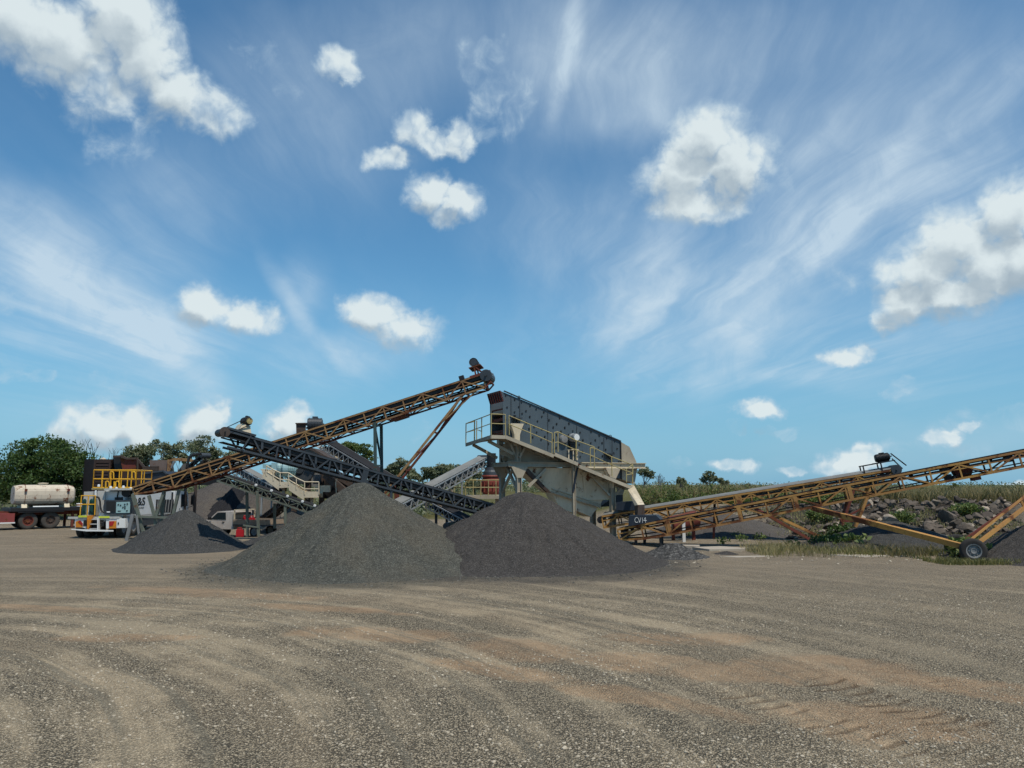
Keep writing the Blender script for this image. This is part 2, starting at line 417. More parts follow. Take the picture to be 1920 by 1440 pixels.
M['lamp_red'] = paint('red_reflector', (.38, .02, .02, 1), None, None, rough=.3, streak=False)
M['lamp_or'] = paint('orange_reflector', (.62, .22, .02, 1), None, None, rough=.3, streak=False)
M['wood'] = paint('tan_tray_board', (.33, .25, .18, 1), (.24, .18, .13, 1), None, rough=.8)
def glass_mat():
    m, n, b = new_mat('dark_window_glass')
    b.inputs['Base Color'].default_value = (.02, .03, .035, 1); b.inputs['Roughness'].default_value = .06
    b.inputs['Specular IOR Level'].default_value = .8
    return m
M['glass'] = glass_mat()
M['pile_a'] = gravel_mat('aggregate_green_grey', (.060, .061, .052, 1), (.120, .121, .103, 1), (.205, .203, .173, 1), (.165, .14, .102, 1), 40, .40)
M['pile_b'] = gravel_mat('aggregate_dark', (.048, .044, .041, 1), (.093, .085, .078, 1), (.165, .152, .139, 1), (.10, .088, .075, 1), 42, .22)
M['pile_c'] = gravel_mat('aggregate_blue_grey', (.047, .047, .046, 1), (.083, .083, .081, 1), (.14, .138, .13, 1), (.105, .098, .088, 1), 36, .25)
M['pile_d'] = gravel_mat('crusher_dust', (.085, .076, .07, 1), (.115, .103, .095, 1), (.16, .145, .13, 1), (.155, .135, .11, 1), 30, .5)
M['pile_w'] = gravel_mat('damp_crusher_dust', (.022, .022, .025, 1), (.032, .032, .036, 1), (.05, .05, .054, 1), (.035, .035, .038, 1), 30, .3)
M['pile_e'] = gravel_mat('coarse_aggregate', (.04, .04, .039, 1), (.085, .083, .079, 1), (.155, .15, .142, 1), (.10, .095, .09, 1), 12, .2)

# ------------------------------------------------------------------ ground
rng = np.random.default_rng(7)
def sstep(x, a, b):
    t = np.clip((x - a) / (b - a), 0, 1); return t * t * (3 - 2 * t)
def vnoise(x, y, seed=0):
    """smooth value noise, numpy"""
    r = np.random.default_rng(seed).random((256, 256))
    xi = np.floor(x).astype(int); yi = np.floor(y).astype(int)
    fx = x - xi; fy = y - yi; fx = fx * fx * (3 - 2 * fx); fy = fy * fy * (3 - 2 * fy)
    a = r[xi % 256, yi % 256]; b = r[(xi + 1) % 256, yi % 256]; c = r[xi % 256, (yi + 1) % 256]; d = r[(xi + 1) % 256, (yi + 1) % 256]
    return (a * (1 - fx) + b * fx) * (1 - fy) + (c * (1 - fx) + d * fx) * fy - .5
def fbm(x, y, seed=0, oct=4, gain=.5):
    s = 0; a = 1.0
    for i in range(oct):
        s = s + a * vnoise(x * 2 ** i, y * 2 ** i, seed + i); a *= gain
    return s
def prints(x, y):
    p = 0 * x
    for (cx, cy, L, w, a) in ((4.75, 10.2, 2.6, .40, .9), (3.6, 9.3, 3.2, .34, .8), (4.6, 8.1, 1.3, .36, .45), (5.9, 11.6, 1.4, .32, .5)):
        dx, dy = .42, -.91
        u = (x - cx) * dx + (y - cy) * dy; v = (x - cx) * dy - (y - cy) * dx
        wob = fbm(x * 2.2, y * 2.2, 91, 3)
        msk = sstep(L / 2 - np.abs(u) + wob * .5, 0, .4) * sstep(w - np.abs(v) + wob * .3, 0, .12) * np.clip(.75 + wob * 1.6, 0, 1)
        p = p + a * msk * np.clip(np.sin(u * 2 * math.pi / .27 + np.abs(v) * 3.0 + wob * 2.5), 0, 1) ** 1.5
    return np.clip(p, 0, 1)
def gz(x, y):
    x = np.asarray(x, float); y = np.asarray(y, float)
    bank = 1.35 * sstep(y, 40, 57) * sstep(x + .12 * (y - 45), 6, 13)
    back = 1.3 * sstep(y, 62, 90)
    z = np.maximum(bank, back)
    z = z - .28 * np.exp(-(((x + 16) / 5) ** 2 + ((y - 46.5) / 4.5) ** 2))
    z = z - .35 * np.exp(-(((x - 7.2) / 1.6) ** 2 + ((y - 34.5) / 1.1) ** 2))
    z = z + .05 * fbm(x * .12, y * .12, 3, 3)
    # wheel ruts sweeping from far left to near right
    near = np.exp(-np.clip(y - 17, 0, None) / 8)
    c = np.hypot(x + 13, y - 4.5) + 1.1 * fbm(x * .07, y * .07, 9, 2)
    z = z + near * .013 * np.sin(c * 3.3) * (.4 + fbm(x * .15 + 7, y * .15, 21, 2)) * 1.6
    z = z + near * .018 * fbm(x * 1.3, y * 1.3, 5, 4, .6)
    # lugged tyre prints at lower right
    return z - .038 * prints(x, y)
def gz1(x, y): return float(gz(np.array([x]), np.array([y]))[0])
def axis(fine0, fine1, step, lo, hi, grow):
    a = list(np.arange(fine0, fine1, step)); s = step
    while a[-1] < hi: s *= grow; a.append(a[-1] + s)
    s = step; b = [a[0]]
    while b[-1] > lo: s *= grow; b.append(b[-1] - s)
    return np.array(b[:0:-1] + a)
gxs = axis(-9.5, 11.5, .065, -3500, 3500, 1.07)
gys = axis(4.5, 17, .05, -200, 6000, 1.035)
XX, YY = np.meshgrid(gxs, gys)
ZZ = gz(XX, YY)
nx, ny = len(gxs), len(gys)
idx = np.arange(nx * ny).reshape(ny, nx)
faces = np.stack([idx[:-1, :-1], idx[:-1, 1:], idx[1:, 1:], idx[1:, :-1]], -1).reshape(-1, 4)
def ground_mat():
    m, n, b = new_mat('quarry_yard_gravel')
    geo = n.add('ShaderNodeNewGeometry'); o = geo.outputs['Position']
    x, y, z = n.sep(o)
    wv = n.v('ADD', o, n.v('SCALE', n.v('SUBTRACT', n.noise(o, 8, 2, .5, color=True), (.5, .5, .5)), scale=.06))
    fl = n.v('MULTIPLY', wv, (1, 1, .3))
    vc = n.voro(fl, 42, out='Color'); vd = n.voro(fl, 42)
    vc2 = n.voro(fl, 80, out='Color'); vd2 = n.voro(fl, 80)
    t = n.sep(vc)[0]; t2 = n.sep(vc2)[1]
    # stone colour
    st = n.mix(n.ss(t, .0, .42), (.16, .136, .10, 1), (.44, .372, .272, 1))
    st = n.mix(n.ss(t, .74, 1.0), st, (.59, .51, .385, 1))
    st = n.mix(n.m('MULTIPLY', n.ss(t2, .55, 1.0), .5), st, (.38, .34, .265, 1))
    st = n.mix(n.m('MULTIPLY', n.ss(vd, .30, .62), .85), st, (.045, .041, .034, 1))
    # compacted fines
    fines = n.mix(n.noise(o, 2.2, 6, .65), (.30, .243, .17, 1), (.44, .36, .252, 1))
    fines = n.mix(n.m('MULTIPLY', n.ss(t2, .2, .9), .3), fines, (.46, .405, .31, 1))
    # bands following the wheel tracks, which sweep round a point off to the lower left
    X0, Y0 = n.m('ADD', x, 13.0), n.m('SUBTRACT', y, 4.5)
    rr = n.m('SQRT', n.m('ADD', n.m('MULTIPLY', X0, X0), n.m('MULTIPLY', Y0, Y0)))
    rr = n.m('ADD', rr, n.m('MULTIPLY', n.noise(o, .10, 2, .5), 2.2))
    al = n.m('MULTIPLY', n.m('ARCTAN2', X0, Y0), 14.0)
    band = n.noise(n.xyz(n.m('MULTIPLY', al, .07), n.m('MULTIPLY', rr, .95), 0.0), 1.1, 6, .64)
    band2 = n.noise(n.xyz(n.m('MULTIPLY', al, .04), n.m('MULTIPLY', rr, .42), 3.0), 1.0, 4, .58)
    thin = n.noise(n.xyz(n.m('MULTIPLY', al, .05), n.m('MULTIPLY', rr, 3.0), 7.0), 1.0, 4, .55)
    patch = n.noise(o, .55, 6, .62)
    fmask = n.ss(n.m('ADD', n.m('MULTIPLY', band, .65), n.m('MULTIPLY', patch, .35)), .44, .60)
    nearf = n.m('MULTIPLY', n.ss(y, 27, 15, .25, 1.0), n.ss(n.m('MULTIPLY_ADD', y, -.10, x), 1.0, 5.0, 1.0, .30))
    fmask = n.m('MULTIPLY', fmask, n.m('MULTIPLY_ADD', nearf, .34, .24))
    c = n.mix(fmask, st, fines)
    # reddish tan clay showing through
    def blob(cx, cy, rx, ry, rot=0.0):
        dx = n.m('SUBTRACT', x, cx); dy = n.m('SUBTRACT', y, cy)
        ca, sa = math.cos(rot), math.sin(rot)
        a = n.m('DIVIDE', n.m('ADD', n.m('MULTIPLY', dx, ca), n.m('MULTIPLY', dy, sa)), rx)
        d = n.m('DIVIDE', n.m('ADD', n.m('MULTIPLY', dx, -sa), n.m('MULTIPLY', dy, ca)), ry)
        return n.ss(n.m('ADD', n.m('MULTIPLY', a, a), n.m('MULTIPLY', d, d)), 1.4, 0.0)
    bl = None
    for args in ((.2, 13.2, 1.6, 1.1, -.5), (2.3, 12.2, 3.2, .9, -.45), (4.6, 12.0, 2.0, 1.3, 0), (6.6, 10.6, 2.6, .8, -.6), (8.2, 9.3, 2.0, .8, -.7), (-2.5, 14.6, 2.6, .9, -.2),
                 (-.1, 11.8, 1.8, .55, -.6), (1.6, 10.4, 2.4, .5, -.7), (4.2, 9.4, 1.6, 1.2, 0), (-7.5, 20.0, 5, .9, -.35), (-4, 17.4, 3, .5, -.4), (-10, 17.5, 3.5, .5, -.3), (3, 14.2, 2.0, .8, 0), (-6.8, 14.2, 1.8, .5, 0)):
        q = blob(*args); bl = q if bl is None else n.m('MAXIMUM', bl, q)
    bn = n.noise(o, 1.1, 7, .66, .4)
    tm = n.ss(n.m('ADD', n.m('MULTIPLY', bl, .52), n.m('MULTIPLY', bn, .9)), .70, 1.0)
    tan = n.mix(n.noise(o, 3, 5, .6), (.24, .16, .098, 1), (.46, .315, .20, 1))
    c = n.mix(n.m('MULTIPLY', tm, n.m('MULTIPLY_ADD', n.sep(vc)[2], -.45, .85)), c, tan)
    c = n.mix(n.m('MULTIPLY', n.ss(band2, .50, .66), .26), c, (.37, .29, .20, 1))
    c = n.mix(n.m('MULTIPLY', n.ss(band2, .46, .30), .22), c, (.18, .162, .126, 1))
    c = n.mix(n.m('MULTIPLY', n.ss(thin, .56, .66), n.m('MULTIPLY', nearf, .72)), c, n.mix(t, (.11, .099, .077, 1), (.27, .242, .188, 1)))
    c = n.mix(n.m('MULTIPLY', n.ss(thin, .42, .28), n.m('MULTIPLY', nearf, .26)), c, (.34, .285, .21, 1))
    # pale dusty pad right of the piles, greyer far yard
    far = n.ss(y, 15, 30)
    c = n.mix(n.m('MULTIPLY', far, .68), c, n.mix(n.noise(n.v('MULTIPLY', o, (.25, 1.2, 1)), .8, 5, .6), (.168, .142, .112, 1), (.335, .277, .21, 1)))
    pr = n.add('ShaderNodeAttribute', attribute_name='print')
    c = n.mix(n.m('MULTIPLY', n.ss(pr.outputs['Fac'], .08, .6), .55), c, (.075, .052, .036, 1))
    for (cx, cy, R_, pc) in ((-5.06, 26.2, 4.75, (.105, .10, .083, 1)), (.475, 27.55, 5.0, (.085, .079, .071, 1))):
        dd = n.m('DIVIDE', n.v('LENGTH', n.v('SUBTRACT', n.xyz(x, y, 0.0), (cx, cy, 0))), R_)
        dd = n.m('MULTIPLY_ADD', n.m('SUBTRACT', n.noise(o, 1.2, 6, .68), .5), .55, dd)
        c = n.mix(n.m('MULTIPLY', n.ss(dd, 1.30, 1.0), .8), c, n.mix(t, tuple(q * .6 for q in pc[:3]) + (1,), tuple(q * 1.5 for q in pc[:3]) + (1,)))
    rk = n.m('MULTIPLY', n.m('MULTIPLY', n.ss(y, 37.5, 40.5), n.ss(y, 59, 56.5)), n.m('MULTIPLY', n.ss(n.m('DIVIDE', x, y), .30, .36), n.ss(n.m('DIVIDE', x, y), .68, .62)))
    c = n.mix(n.m('MULTIPLY', rk, n.ss(n.noise(o, .8, 5, .6), .3, .6, .7, 1.0)), c, (.04, .033, .028, 1))
    # grassy country beyond the yard
    gm = n.ss(n.m('ADD', y, n.m('MULTIPLY', n.noise(o, .25, 4, .6), 6)), 62, 68)
    c = n.mix(gm, c, n.mix(n.noise(o, .7, 5, .6), (.055, .075, .022, 1), (.15, .125, .06, 1)))
    c = n.mix(1.0, c, (1.15, 1.12, 1.05, 1), 'MULTIPLY')
    n.put(b.inputs['Base Color'], c); b.inputs['Roughness'].default_value = .95
    b.inputs['Specular IOR Level'].default_value = .12
    bp = n.add('ShaderNodeBump'); bp.inputs['Strength'].default_value = 1.0; bp.inputs['Distance'].default_value = .04
    h = n.m('MULTIPLY', n.m('ADD', n.m('ADD', vd, n.m('MULTIPLY', vd2, .5)), n.m('MULTIPLY', n.noise(o, 18, 4, .6), -.9)), n.m('MULTIPLY_ADD', fmask, .75, -1.0))
    n.put(bp.inputs['Height'], h); n.l.new(bp.outputs[0], b.inputs['Normal'])
    return m
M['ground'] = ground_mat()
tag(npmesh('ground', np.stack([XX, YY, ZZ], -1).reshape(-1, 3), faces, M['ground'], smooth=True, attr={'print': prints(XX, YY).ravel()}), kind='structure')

# loose stones lying on the near yard
def stones(name, n_, xr, yr, smin, smax, mat, seed, dens_y=1.0, zf=None, keep=None):
    r = np.random.default_rng(seed)
    ico = np.array([(0, 0, -1), (.72, -.53, -.45), (-.28, -.85, -.45), (-.89, 0, -.45), (-.28, .85, -.45), (.72, .53, -.45),
                    (.28, -.85, .45), (-.72, -.53, .45), (-.72, .53, .45), (.28, .85, .45), (.89, 0, .45), (0, 0, 1)])
    fc = np.array([(0, 1, 2), (1, 0, 5), (0, 2, 3), (0, 3, 4), (0, 4, 5), (1, 5, 10), (2, 1, 6), (3, 2, 7), (4, 3, 8), (5, 4, 9),
                   (1, 10, 6), (2, 6, 7), (3, 7, 8), (4, 8, 9), (5, 9, 10), (6, 10, 11), (7, 6, 11), (8, 7, 11), (9, 8, 11), (10, 9, 11)])[:, ::-1]
    u = r.random(n_) ** dens_y
    y = yr[0] + (yr[1] - yr[0]) * u
    half = y * .72 + .6
    x = (r.random(n_) * 2 - 1) * half
    k = (x > xr[0]) & (x < xr[1]); x, y = x[k], y[k]; n_ = len(x)
    if keep is not None:
        k = keep(x, y); x, y = x[k], y[k]; n_ = len(x)
    s = smin + (smax - smin) * r.random(n_) ** 2.6
    sh = np.stack([s, s * (.5 + .5 * r.random(n_)), s * (.35 + .35 * r.random(n_))], -1)
    v = ico[None] * (1 + .38 * (r.random((n_, 12, 1)) - .5)) * sh[:, None]
    tx, tz = r.random(n_) * .9 - .45, r.random(n_) * 6.283
    c, s_ = np.cos(tx)[:, None], np.sin(tx)[:, None]
    v = np.stack([v[..., 0], v[..., 1] * c - v[..., 2] * s_, v[..., 1] * s_ + v[..., 2] * c], -1)
    c, s_ = np.cos(tz)[:, None], np.sin(tz)[:, None]
    v = np.stack([v[..., 0] * c - v[..., 1] * s_, v[..., 0] * s_ + v[..., 1] * c, v[..., 2]], -1)
    z = (zf or gz)(x, y)
    v += np.stack([x, y, z + sh[:, 2] * .25], -1)[:, None]
    f = (fc[None] + (np.arange(n_) * 12)[:, None, None]).reshape(-1, 3)
    shade = np.repeat(r.random(n_), 12)
    return npmesh(name, v.reshape(-1, 3), f, mat, attr={'shade': shade})
def stone_mat(name, a, b_, c_):
    m, n, b = new_mat(name)
    at = n.add('ShaderNodeAttribute', attribute_name='shade'); t = at.outputs['Fac']
    c = n.mix(n.ss(t, 0, .6), a, b_); c = n.mix(n.ss(t, .7, 1), c, c_)
    geo = n.add('ShaderNodeNewGeometry')
    c = n.mix(n.m('MULTIPLY', n.noise(geo.outputs['Position'], 40, 3, .6), .5), c, b_)
    n.put(b.inputs['Base Color'], c); b.inputs['Roughness'].default_value = .9; b.inputs['Specular IOR Level'].default_value = .2
    return m
M['stone'] = stone_mat('loose_stone', (.19, .16, .12, 1), (.40, .345, .26, 1), (.50, .435, .335, 1))
def keep_stone(x, y):
    c = fbm(x * .35 + (y * .3), y * .5, 33, 3) + .30 * sstep(12 - y, 0, 5) + .2 * vnoise(x * 2.3, y * 2.3, 4)
    return c > -.03 + .25 * (np.random.default_rng(5).random(len(x)) - .5)
tag(stones('gravel', 30000, (-9.4, 11.4), (5.6, 20), .006, .026, M['stone'], 11, 1.35, keep=keep_stone), kind='stuff')

# ------------------------------------------------------------------ aggregate stockpiles
def pile(name, label, cx, cy, rad, h, mat, seed=0, round_=.10, toe=.18, n=150, lump=.05, sx=1.0, sy=1.0, group=None, z0=None, ridge=None):
    """a heap at its angle of repose: rounded top, spread toe, small slumps"""
    z0 = gz1(cx, cy) - .03 if z0 is None else z0
    rr = np.linspace(-1.18, 1.18, n); X, Y = np.meshgrid(rr, rr)
    ang = np.arctan2(Y, X)
    d = np.sqrt(X ** 2 + Y ** 2)
    if ridge:
        ex = np.clip(np.abs(X * math.cos(ridge[1]) + Y * math.sin(ridge[1])) - ridge[0], 0, None)
        vy = -X * math.sin(ridge[1]) + Y * math.cos(ridge[1]); d = np.sqrt(ex ** 2 + vy ** 2)
    d = d * (1 + .11 * np.interp(ang, np.linspace(-math.pi, math.pi, 13), np.r_[np.random.default_rng(seed).random(12) - .5, 0]))
    k = 1 - d
    z = np.where(k > 0, k, 0)
    z = np.sqrt(k * k + toe ** 2 * .22) * .5 + k * .5          # soft toe
    top = 1 - round_
    z = np.where(d < round_ * 2, np.minimum(z, top + .25 * round_ - (d / (round_ * 2)) ** 2 * round_ * 1.25 + 0 * z), z)
    z = z - .012
    z = z * h
    z += fbm(ang * 7 + seed, d * 1.6, seed + 9, 4, .6) * .05 * h * np.clip(d * 3, 0, 1) * np.clip((1.05 - d) * 5, 0, 1)
    z += (fbm(X * 6 + seed, Y * 6, seed, 4) * lump + fbm(X * 40, Y * 40, seed + 5, 2) * lump * .35) * h * np.clip(k * 6, 0, 1)
    keepv = z.ravel() > -.06
    vx = cx + X * rad * sx; vy = cy + Y * rad * sy
    verts = np.stack([vx, vy, z + gz(vx, vy) - .02], -1).reshape(-1, 3)
    id_ = np.arange(n * n).reshape(n, n)
    f = np.stack([id_[:-1, :-1], id_[:-1, 1:], id_[1:, 1:], id_[1:, :-1]], -1).reshape(-1, 4)
    f = f[keepv[f].all(1)]
    used = np.unique(f); remap = np.zeros(n * n, int); remap[used] = np.arange(len(used))
    ob = npmesh(name, verts[used], remap[f], mat, loc=(cx, cy, z0), smooth=True)
    return tag(ob, label, 'gravel pile', group)
def pile_px(label, apx, apy, base_y, halfw, mat, **kw):
    """heap whose apex is seen at (apx, apy) and whose front toe is seen at base_y"""
    yf = G(960, base_y).y; Yc = yf
    for _ in range(20): rad = halfw * Yc / FPX; Yc = yf + rad * kw.get('sy', 1.0)
    p = P(apx, apy, Yc)
    return pile('gravel_pile', label, p.x, Yc, rad, p.z - gz1(p.x, Yc) + .03, mat, **kw)
pile_px('tall greenish grey gravel heap in front of the black conveyor', 680, 896, 1090, 252, M['pile_a'], seed=4, n=190, lump=.035, round_=.085)
pile_px('broad dark charcoal gravel heap in front of the screening tower', 985, 913, 1081, 252, M['pile_b'], seed=9, n=190, lump=.035, round_=.11)
pile_px('small blue grey gravel heap beside the white service truck', 346, 950, 1038, 114, M['pile_c'], seed=12, lump=.03, round_=.08)
pile_px('low flat spill of greenish gravel at the left toe of the tallest heap', 462, 1050, 1077, 75, M['pile_a'], seed=15, n=90)
pile_px('low grey gravel heap between the small blue grey heap and the tallest heap', 606, 966, 1030, 152, M['pile_c'], seed=19, n=110)
pile_px('little coarse gravel heap under the tail of the orange stacker', 1262, 1016, 1051, 66, M['pile_e'], seed=21, n=90, lump=.09)
pile_px('tiny dark gravel heap right of the little coarse heap', 1362, 1033, 1042, 26, M['pile_b'], seed=22, n=50)
pile_px('wide grey gravel heap below the orange stacker, ending in grass', 1662, 972, 1040, 165, M['pile_c'], seed=25, n=110)
pile_px('dark gravel heap cut by the right picture edge behind the stacker wheel', 1985, 962, 1070, 185, M['pile_b'], seed=27, n=130, lump=.03)
pile_px('brownish dark heap seen through the orange trusses behind the white post', 1345, 955, 1010, 130, M['pile_d'], seed=29, n=90)

# stones that have rolled to the feet of the two tall heaps
def toe(cx, cy, rad, n_, seed):
    r = np.random.default_rng(seed)
    def keep(x, y):
        d = np.hypot(x - cx, y - cy) / rad
        return (d > .90) & (d < 1.0 + .26 * r.random(len(x)) ** 2.6)
    return tag(stones('spilled_gravel', n_, (cx - rad * 1.4, cx + rad * 1.4), (cy - rad * 1.4, cy + rad), .012, .05, M['stone_d'], seed, 1, keep=keep), kind='stuff')
M['stone_d'] = stone_mat('dark_aggregate_stone', (.05, .048, .043, 1), (.11, .104, .09, 1), (.22, .205, .175, 1))
for ob in [o for o in COL.objects if o.name in ('gravel_pile', 'gravel_pile.001')]: toe(ob.location.x, ob.location.y, ob.dimensions.x / 2 / 1.1, 30000, len(ob.name))

# ------------------------------------------------------------------ conveyors
class Conv:
    """frame of reference of a belt conveyor: T and H are the ends of the near top chord"""
    def __init__(s, T, H, W):
        s.T, s.H, s.W = Vector(T), Vector(H), W
        s.L = (s.H - s.T).length; s.u = (s.H - s.T).normalized()
        h = V(-s.u.y, s.u.x, 0).normalized(); s.s = h if h.y > 0 else -h
        n = s.u.cross(s.s).normalized(); s.n = n if n.z > 0 else -n
    def p(s, t, n=0.0, w=0.0): return s.T + s.u * t + s.n * n + s.s * w
    def atx(s, px, n=0.0, w=0.0):
        """distance along the conveyor at which it is seen at picture column px"""
        lo, hi = -5.0, s.L + 12
        f = lambda t: (lambda q: FPX * q.x / (q.y * CP + (q.z - CAM_H) * SP_) + 960 - px)(s.p(t, n, w))
        a = f(lo)
        for _ in range(50):
            m = (lo + hi) / 2
            if (f(m) > 0) == (a > 0): lo = m
            else: hi = m
        return lo
def truss(mb, c, w, dep, t0, t1, nb, pat, cs, ws, mid=None):
    """one side of a lattice girder; dep(t) is its depth"""
    N = 12
    ts = [t0 + (t1 - t0) * i / nb for i in range(nb + 1)]
    mb.beam(c.p(t0, -cs / 2, w), c.p(t1, -cs / 2, w), cs, cs, c.n)
    A = lambda t: c.p(t, -cs, w)
    B = lambda t: c.p(t, -dep(t), w)
    for a, b in zip(ts, ts[1:]): mb.beam(B(a), B(b), cs, cs, c.n)
    if mid:
        mb.beam(c.p(t0, -dep(t0) * mid, w), c.p(t1, -dep(t1) * mid, w), ws * .8, ws * .8, c.n)
    st = (t1 - t0) / nb
    off = c.s * .004
    for i, t in enumerate(ts):
        if pat == 'alt':
            mb.beam(A(t) + off, B(t) + off, ws, ws, c.u)
            if i < nb:
                mb.beam(B(t) - off, A(t + st) - off, ws, ws, c.n) if i % 2 == 0 else mb.beam(A(t) - off, B(t + st) - off, ws, ws, c.n)
        elif pat == 'lat' and i < nb:
            mb.beam(B(t) - off, A(t + st / 2) - off, ws, ws, c.n); mb.beam(A(t + st / 2) + off, B(t + st) + off, ws, ws, c.n)
        elif pat == 'black' and i < nb:
            mb.beam(B(t + st * .5), A(t + st * .12), ws, ws, c.n); mb.beam(B(t + st * .5) + off, A(t + st * .92) + off, ws, ws, c.n)
            mb.beam(B(t) + off, A(t + st * .04) + off, ws, ws, c.n)
            mb.beam(A(t + st * .62) - off, c.p(t + st * .56, -dep(t) * .62, w) - off, ws * 1.5, ws * .6, c.s)
def belt_mb(c, t0, t1, dep, x0=.08, x1=.92, trough=.20, ret=.78):
    W = c.W; mb = MB()
    prof = [(x0 * W, .01), (.30 * W, -trough), (.70 * W, -trough), (x1 * W, .01), (x1 * W, .035), (.69 * W, -trough + .03), (.31 * W, -trough + .03), (x0 * W, .035)]
    mb.loft([[c.p(t, n, w) for w, n in prof] for t in (t0, t1)])
    k = 10
    for i in range(k):
        a = t0 + (t1 - t0) * i / k; b = t0 + (t1 - t0) * (i + 1) / k
        mb.beam(c.p(a, -dep(a) * ret, W * .5), c.p(b, -dep(b) * ret, W * .5), W * .78, .025, c.n)
    return mb
def rollers_mb(c, t0, t1, dep, step=1.2, trough=.20):
    mb = MB(); t = t0
    for w in (.04, c.W - .04): mb.beam(c.p(t0 - .1, -trough - .07, w), c.p(t1, -trough - .07, w), .03, .06, c.n)
    while t < t1:
        W = c.W
        mb.beam(c.p(t, -trough - .07, 0.02), c.p(t, -trough - .07, W - .02), .06, .05, c.n)
        for a, b in (((.06, .0), (.30, -trough)), ((.30, -trough), (.70, -trough)), ((.70, -trough), (.94, .0))):
            mb.tube(c.p(t, a[1] - .045, a[0] * W), c.p(t, b[1] - .045, b[0] * W), .045, 8)
        if int(t / step) % 2: mb.tube(c.p(t, -dep(t) * .78 - .06, .06), c.p(t, -dep(t) * .78 - .06, W - .06), .05, 8)
        t += step
    return mb
def cross_mb(mb, c, t0, t1, dep, nb, ws):
    for i in range(nb + 1):
        t = t0 + (t1 - t0) * i / nb
        mb.beam(c.p(t, -dep(t), .03), c.p(t, -dep(t), c.W - .03), ws, ws, c.n)
        if i < nb:
            t2 = t0 + (t1 - t0) * (i + 1) / nb
            a, b = ((.03, c.W - .03) if i % 2 else (c.W - .03, .03))
            mb.beam(c.p(t, -dep(t) - .01, a), c.p(t2, -dep(t2) - .01, b), ws * .8, ws * .8, c.n)
def drum_mb(c, t, n, r, ext=.04, rs=20):
    mb = MB(); p, q = c.p(t, n, -ext), c.p(t, n, c.W + ext)
    mb.lathe(p, [(r * .3, -.02), (r * .96, -.02), (r, .02), (r * 1.0, (q - p).length - .02), (r * .96, (q - p).length + .02), (r * .3, (q - p).length + .02)], (q - p), rs)
    mb.tube(c.p(t, n, -ext - .12), c.p(t, n, c.W + ext + .12), r * .18, 8)
    return mb
def motor_mb(c0, ax, r, L, up=V(0, 0, 1)):
    """finned electric motor with end bells, terminal box and feet"""
    ax = Vector(ax).normalized(); c0 = Vector(c0); mb = MB()
    prof = [(r * .35, -L / 2 - .05), (r * .8, -L / 2 - .05), (r * .95, -L / 2)]
    k = 9
    for i in range(k):
        a = -L / 2 + L * i / k
        prof += [(r * .9, a), (r * .9, a + L / k * .5), (r, a + L / k * .5), (r, a + L / k)]
    prof += [(r * .95, L / 2), (r * .6, L / 2 + .07), (r * .2, L / 2 + .07)]
    mb.lathe(c0, prof, ax, 18, False)
    sd_ = ax.cross(up).normalized()
    mb.box(c0 + up * r * 1.02, (L * .4, r * .8, r * .35), (ax, sd_, up))
    mb.box(c0 - up * r * 1.0, (L * .8, r * 1.8, r * .18), (ax, sd_, up))
    mb.tube(c0 + ax * (L / 2), c0 + ax * (L / 2 + .16), r * .14, 8)
    return mb
def pulley_mb(c0, ax, r, w):
    mb = MB(); ax = Vector(ax).normalized()
    mb.lathe(Vector(c0) - ax * w / 2, [(r * .25, 0), (r * .7, 0), (r * .72, .015), (r * .85, .015), (r, 0), (r * .94, w * .3), (r, w * .5), (r * .94, w * .7), (r, w), (r * .85, w), (r * .3, w * .8)], ax, 24)
    return mb

# ---- A: long ochre conveyor that feeds the screen
cA = Conv(P(249, 912.5, 39.0), P(903, 700.5, 37.2), 1.15)
rA = thing('belt_conveyor', 'long ochre lattice conveyor climbing from beside the truck to the screen', 'conveyor', (cA.T.x, cA.T.y, 0), 'conveyors of the crushing plant')
dA = lambda t: .40 + .30 * min(1, max(0, t / 2.2))
LA = cA.L
mb = MB(); truss(mb, cA, 0, dA, 0, LA, 18, 'alt', .075, .06, .47); mb.tobj('near_truss', M['orange'], rA)
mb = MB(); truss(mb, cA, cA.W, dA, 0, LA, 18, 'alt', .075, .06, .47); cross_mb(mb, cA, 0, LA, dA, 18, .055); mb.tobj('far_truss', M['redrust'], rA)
belt_mb(cA, .1, LA + .05, dA, trough=.26).tobj('belt', M['belt'], rA)
mb = rollers_mb(cA, .5, LA, dA, 1.05, .26)
for w in (.07, 1.08): mb.beam(cA.p(.1, -.13, w), cA.p(LA, -.13, w), .02, .2, cA.n)
mb.tobj('roller_bed', M['black'], rA)
drum_mb(cA, LA + .18, -.16, .30, .06).tobj('head_drum', M['dsteel'], rA)
drum_mb(cA, .05, -.2, .18, -.05).tobj('tail_drum', M['black'], rA)
mb = MB()
for w in (.0, 1.15):
    mb.beam(cA.p(LA - .6, 0, w), cA.p(LA + .45, -.02, w), .08, .12, cA.n); mb.beam(cA.p(LA - .3, -.02, w), cA.p(LA - .25, .42, w), .07, .07, cA.u)
    mb.beam(cA.p(LA + .1, -.02, w), cA.p(LA - .2, .42, w), .06, .06, cA.u); mb.beam(cA.p(LA, -.7, w), cA.p(LA + .3, -.52, w), .07, .07, cA.n)
    mb.beam(cA.p(LA + .3, -.52, w), cA.p(LA + .22, -.2, w), .06, .06, cA.u)
mb.beam(cA.p(LA + .3, -.52, 0), cA.p(LA + .3, -.52, 1.15), .07, .07)
mb.box(cA.p(LA - .22, .45, .55), (.6, 1.2, .05), (cA.u, cA.s, cA.n))
mb.tobj('head_bracket', M['redrust'], rA)
mo = motor_mb(cA.p(LA - .22, .66, .5), cA.s, .20, .5, cA.n).tobj('drive_motor', M['black'], rA)
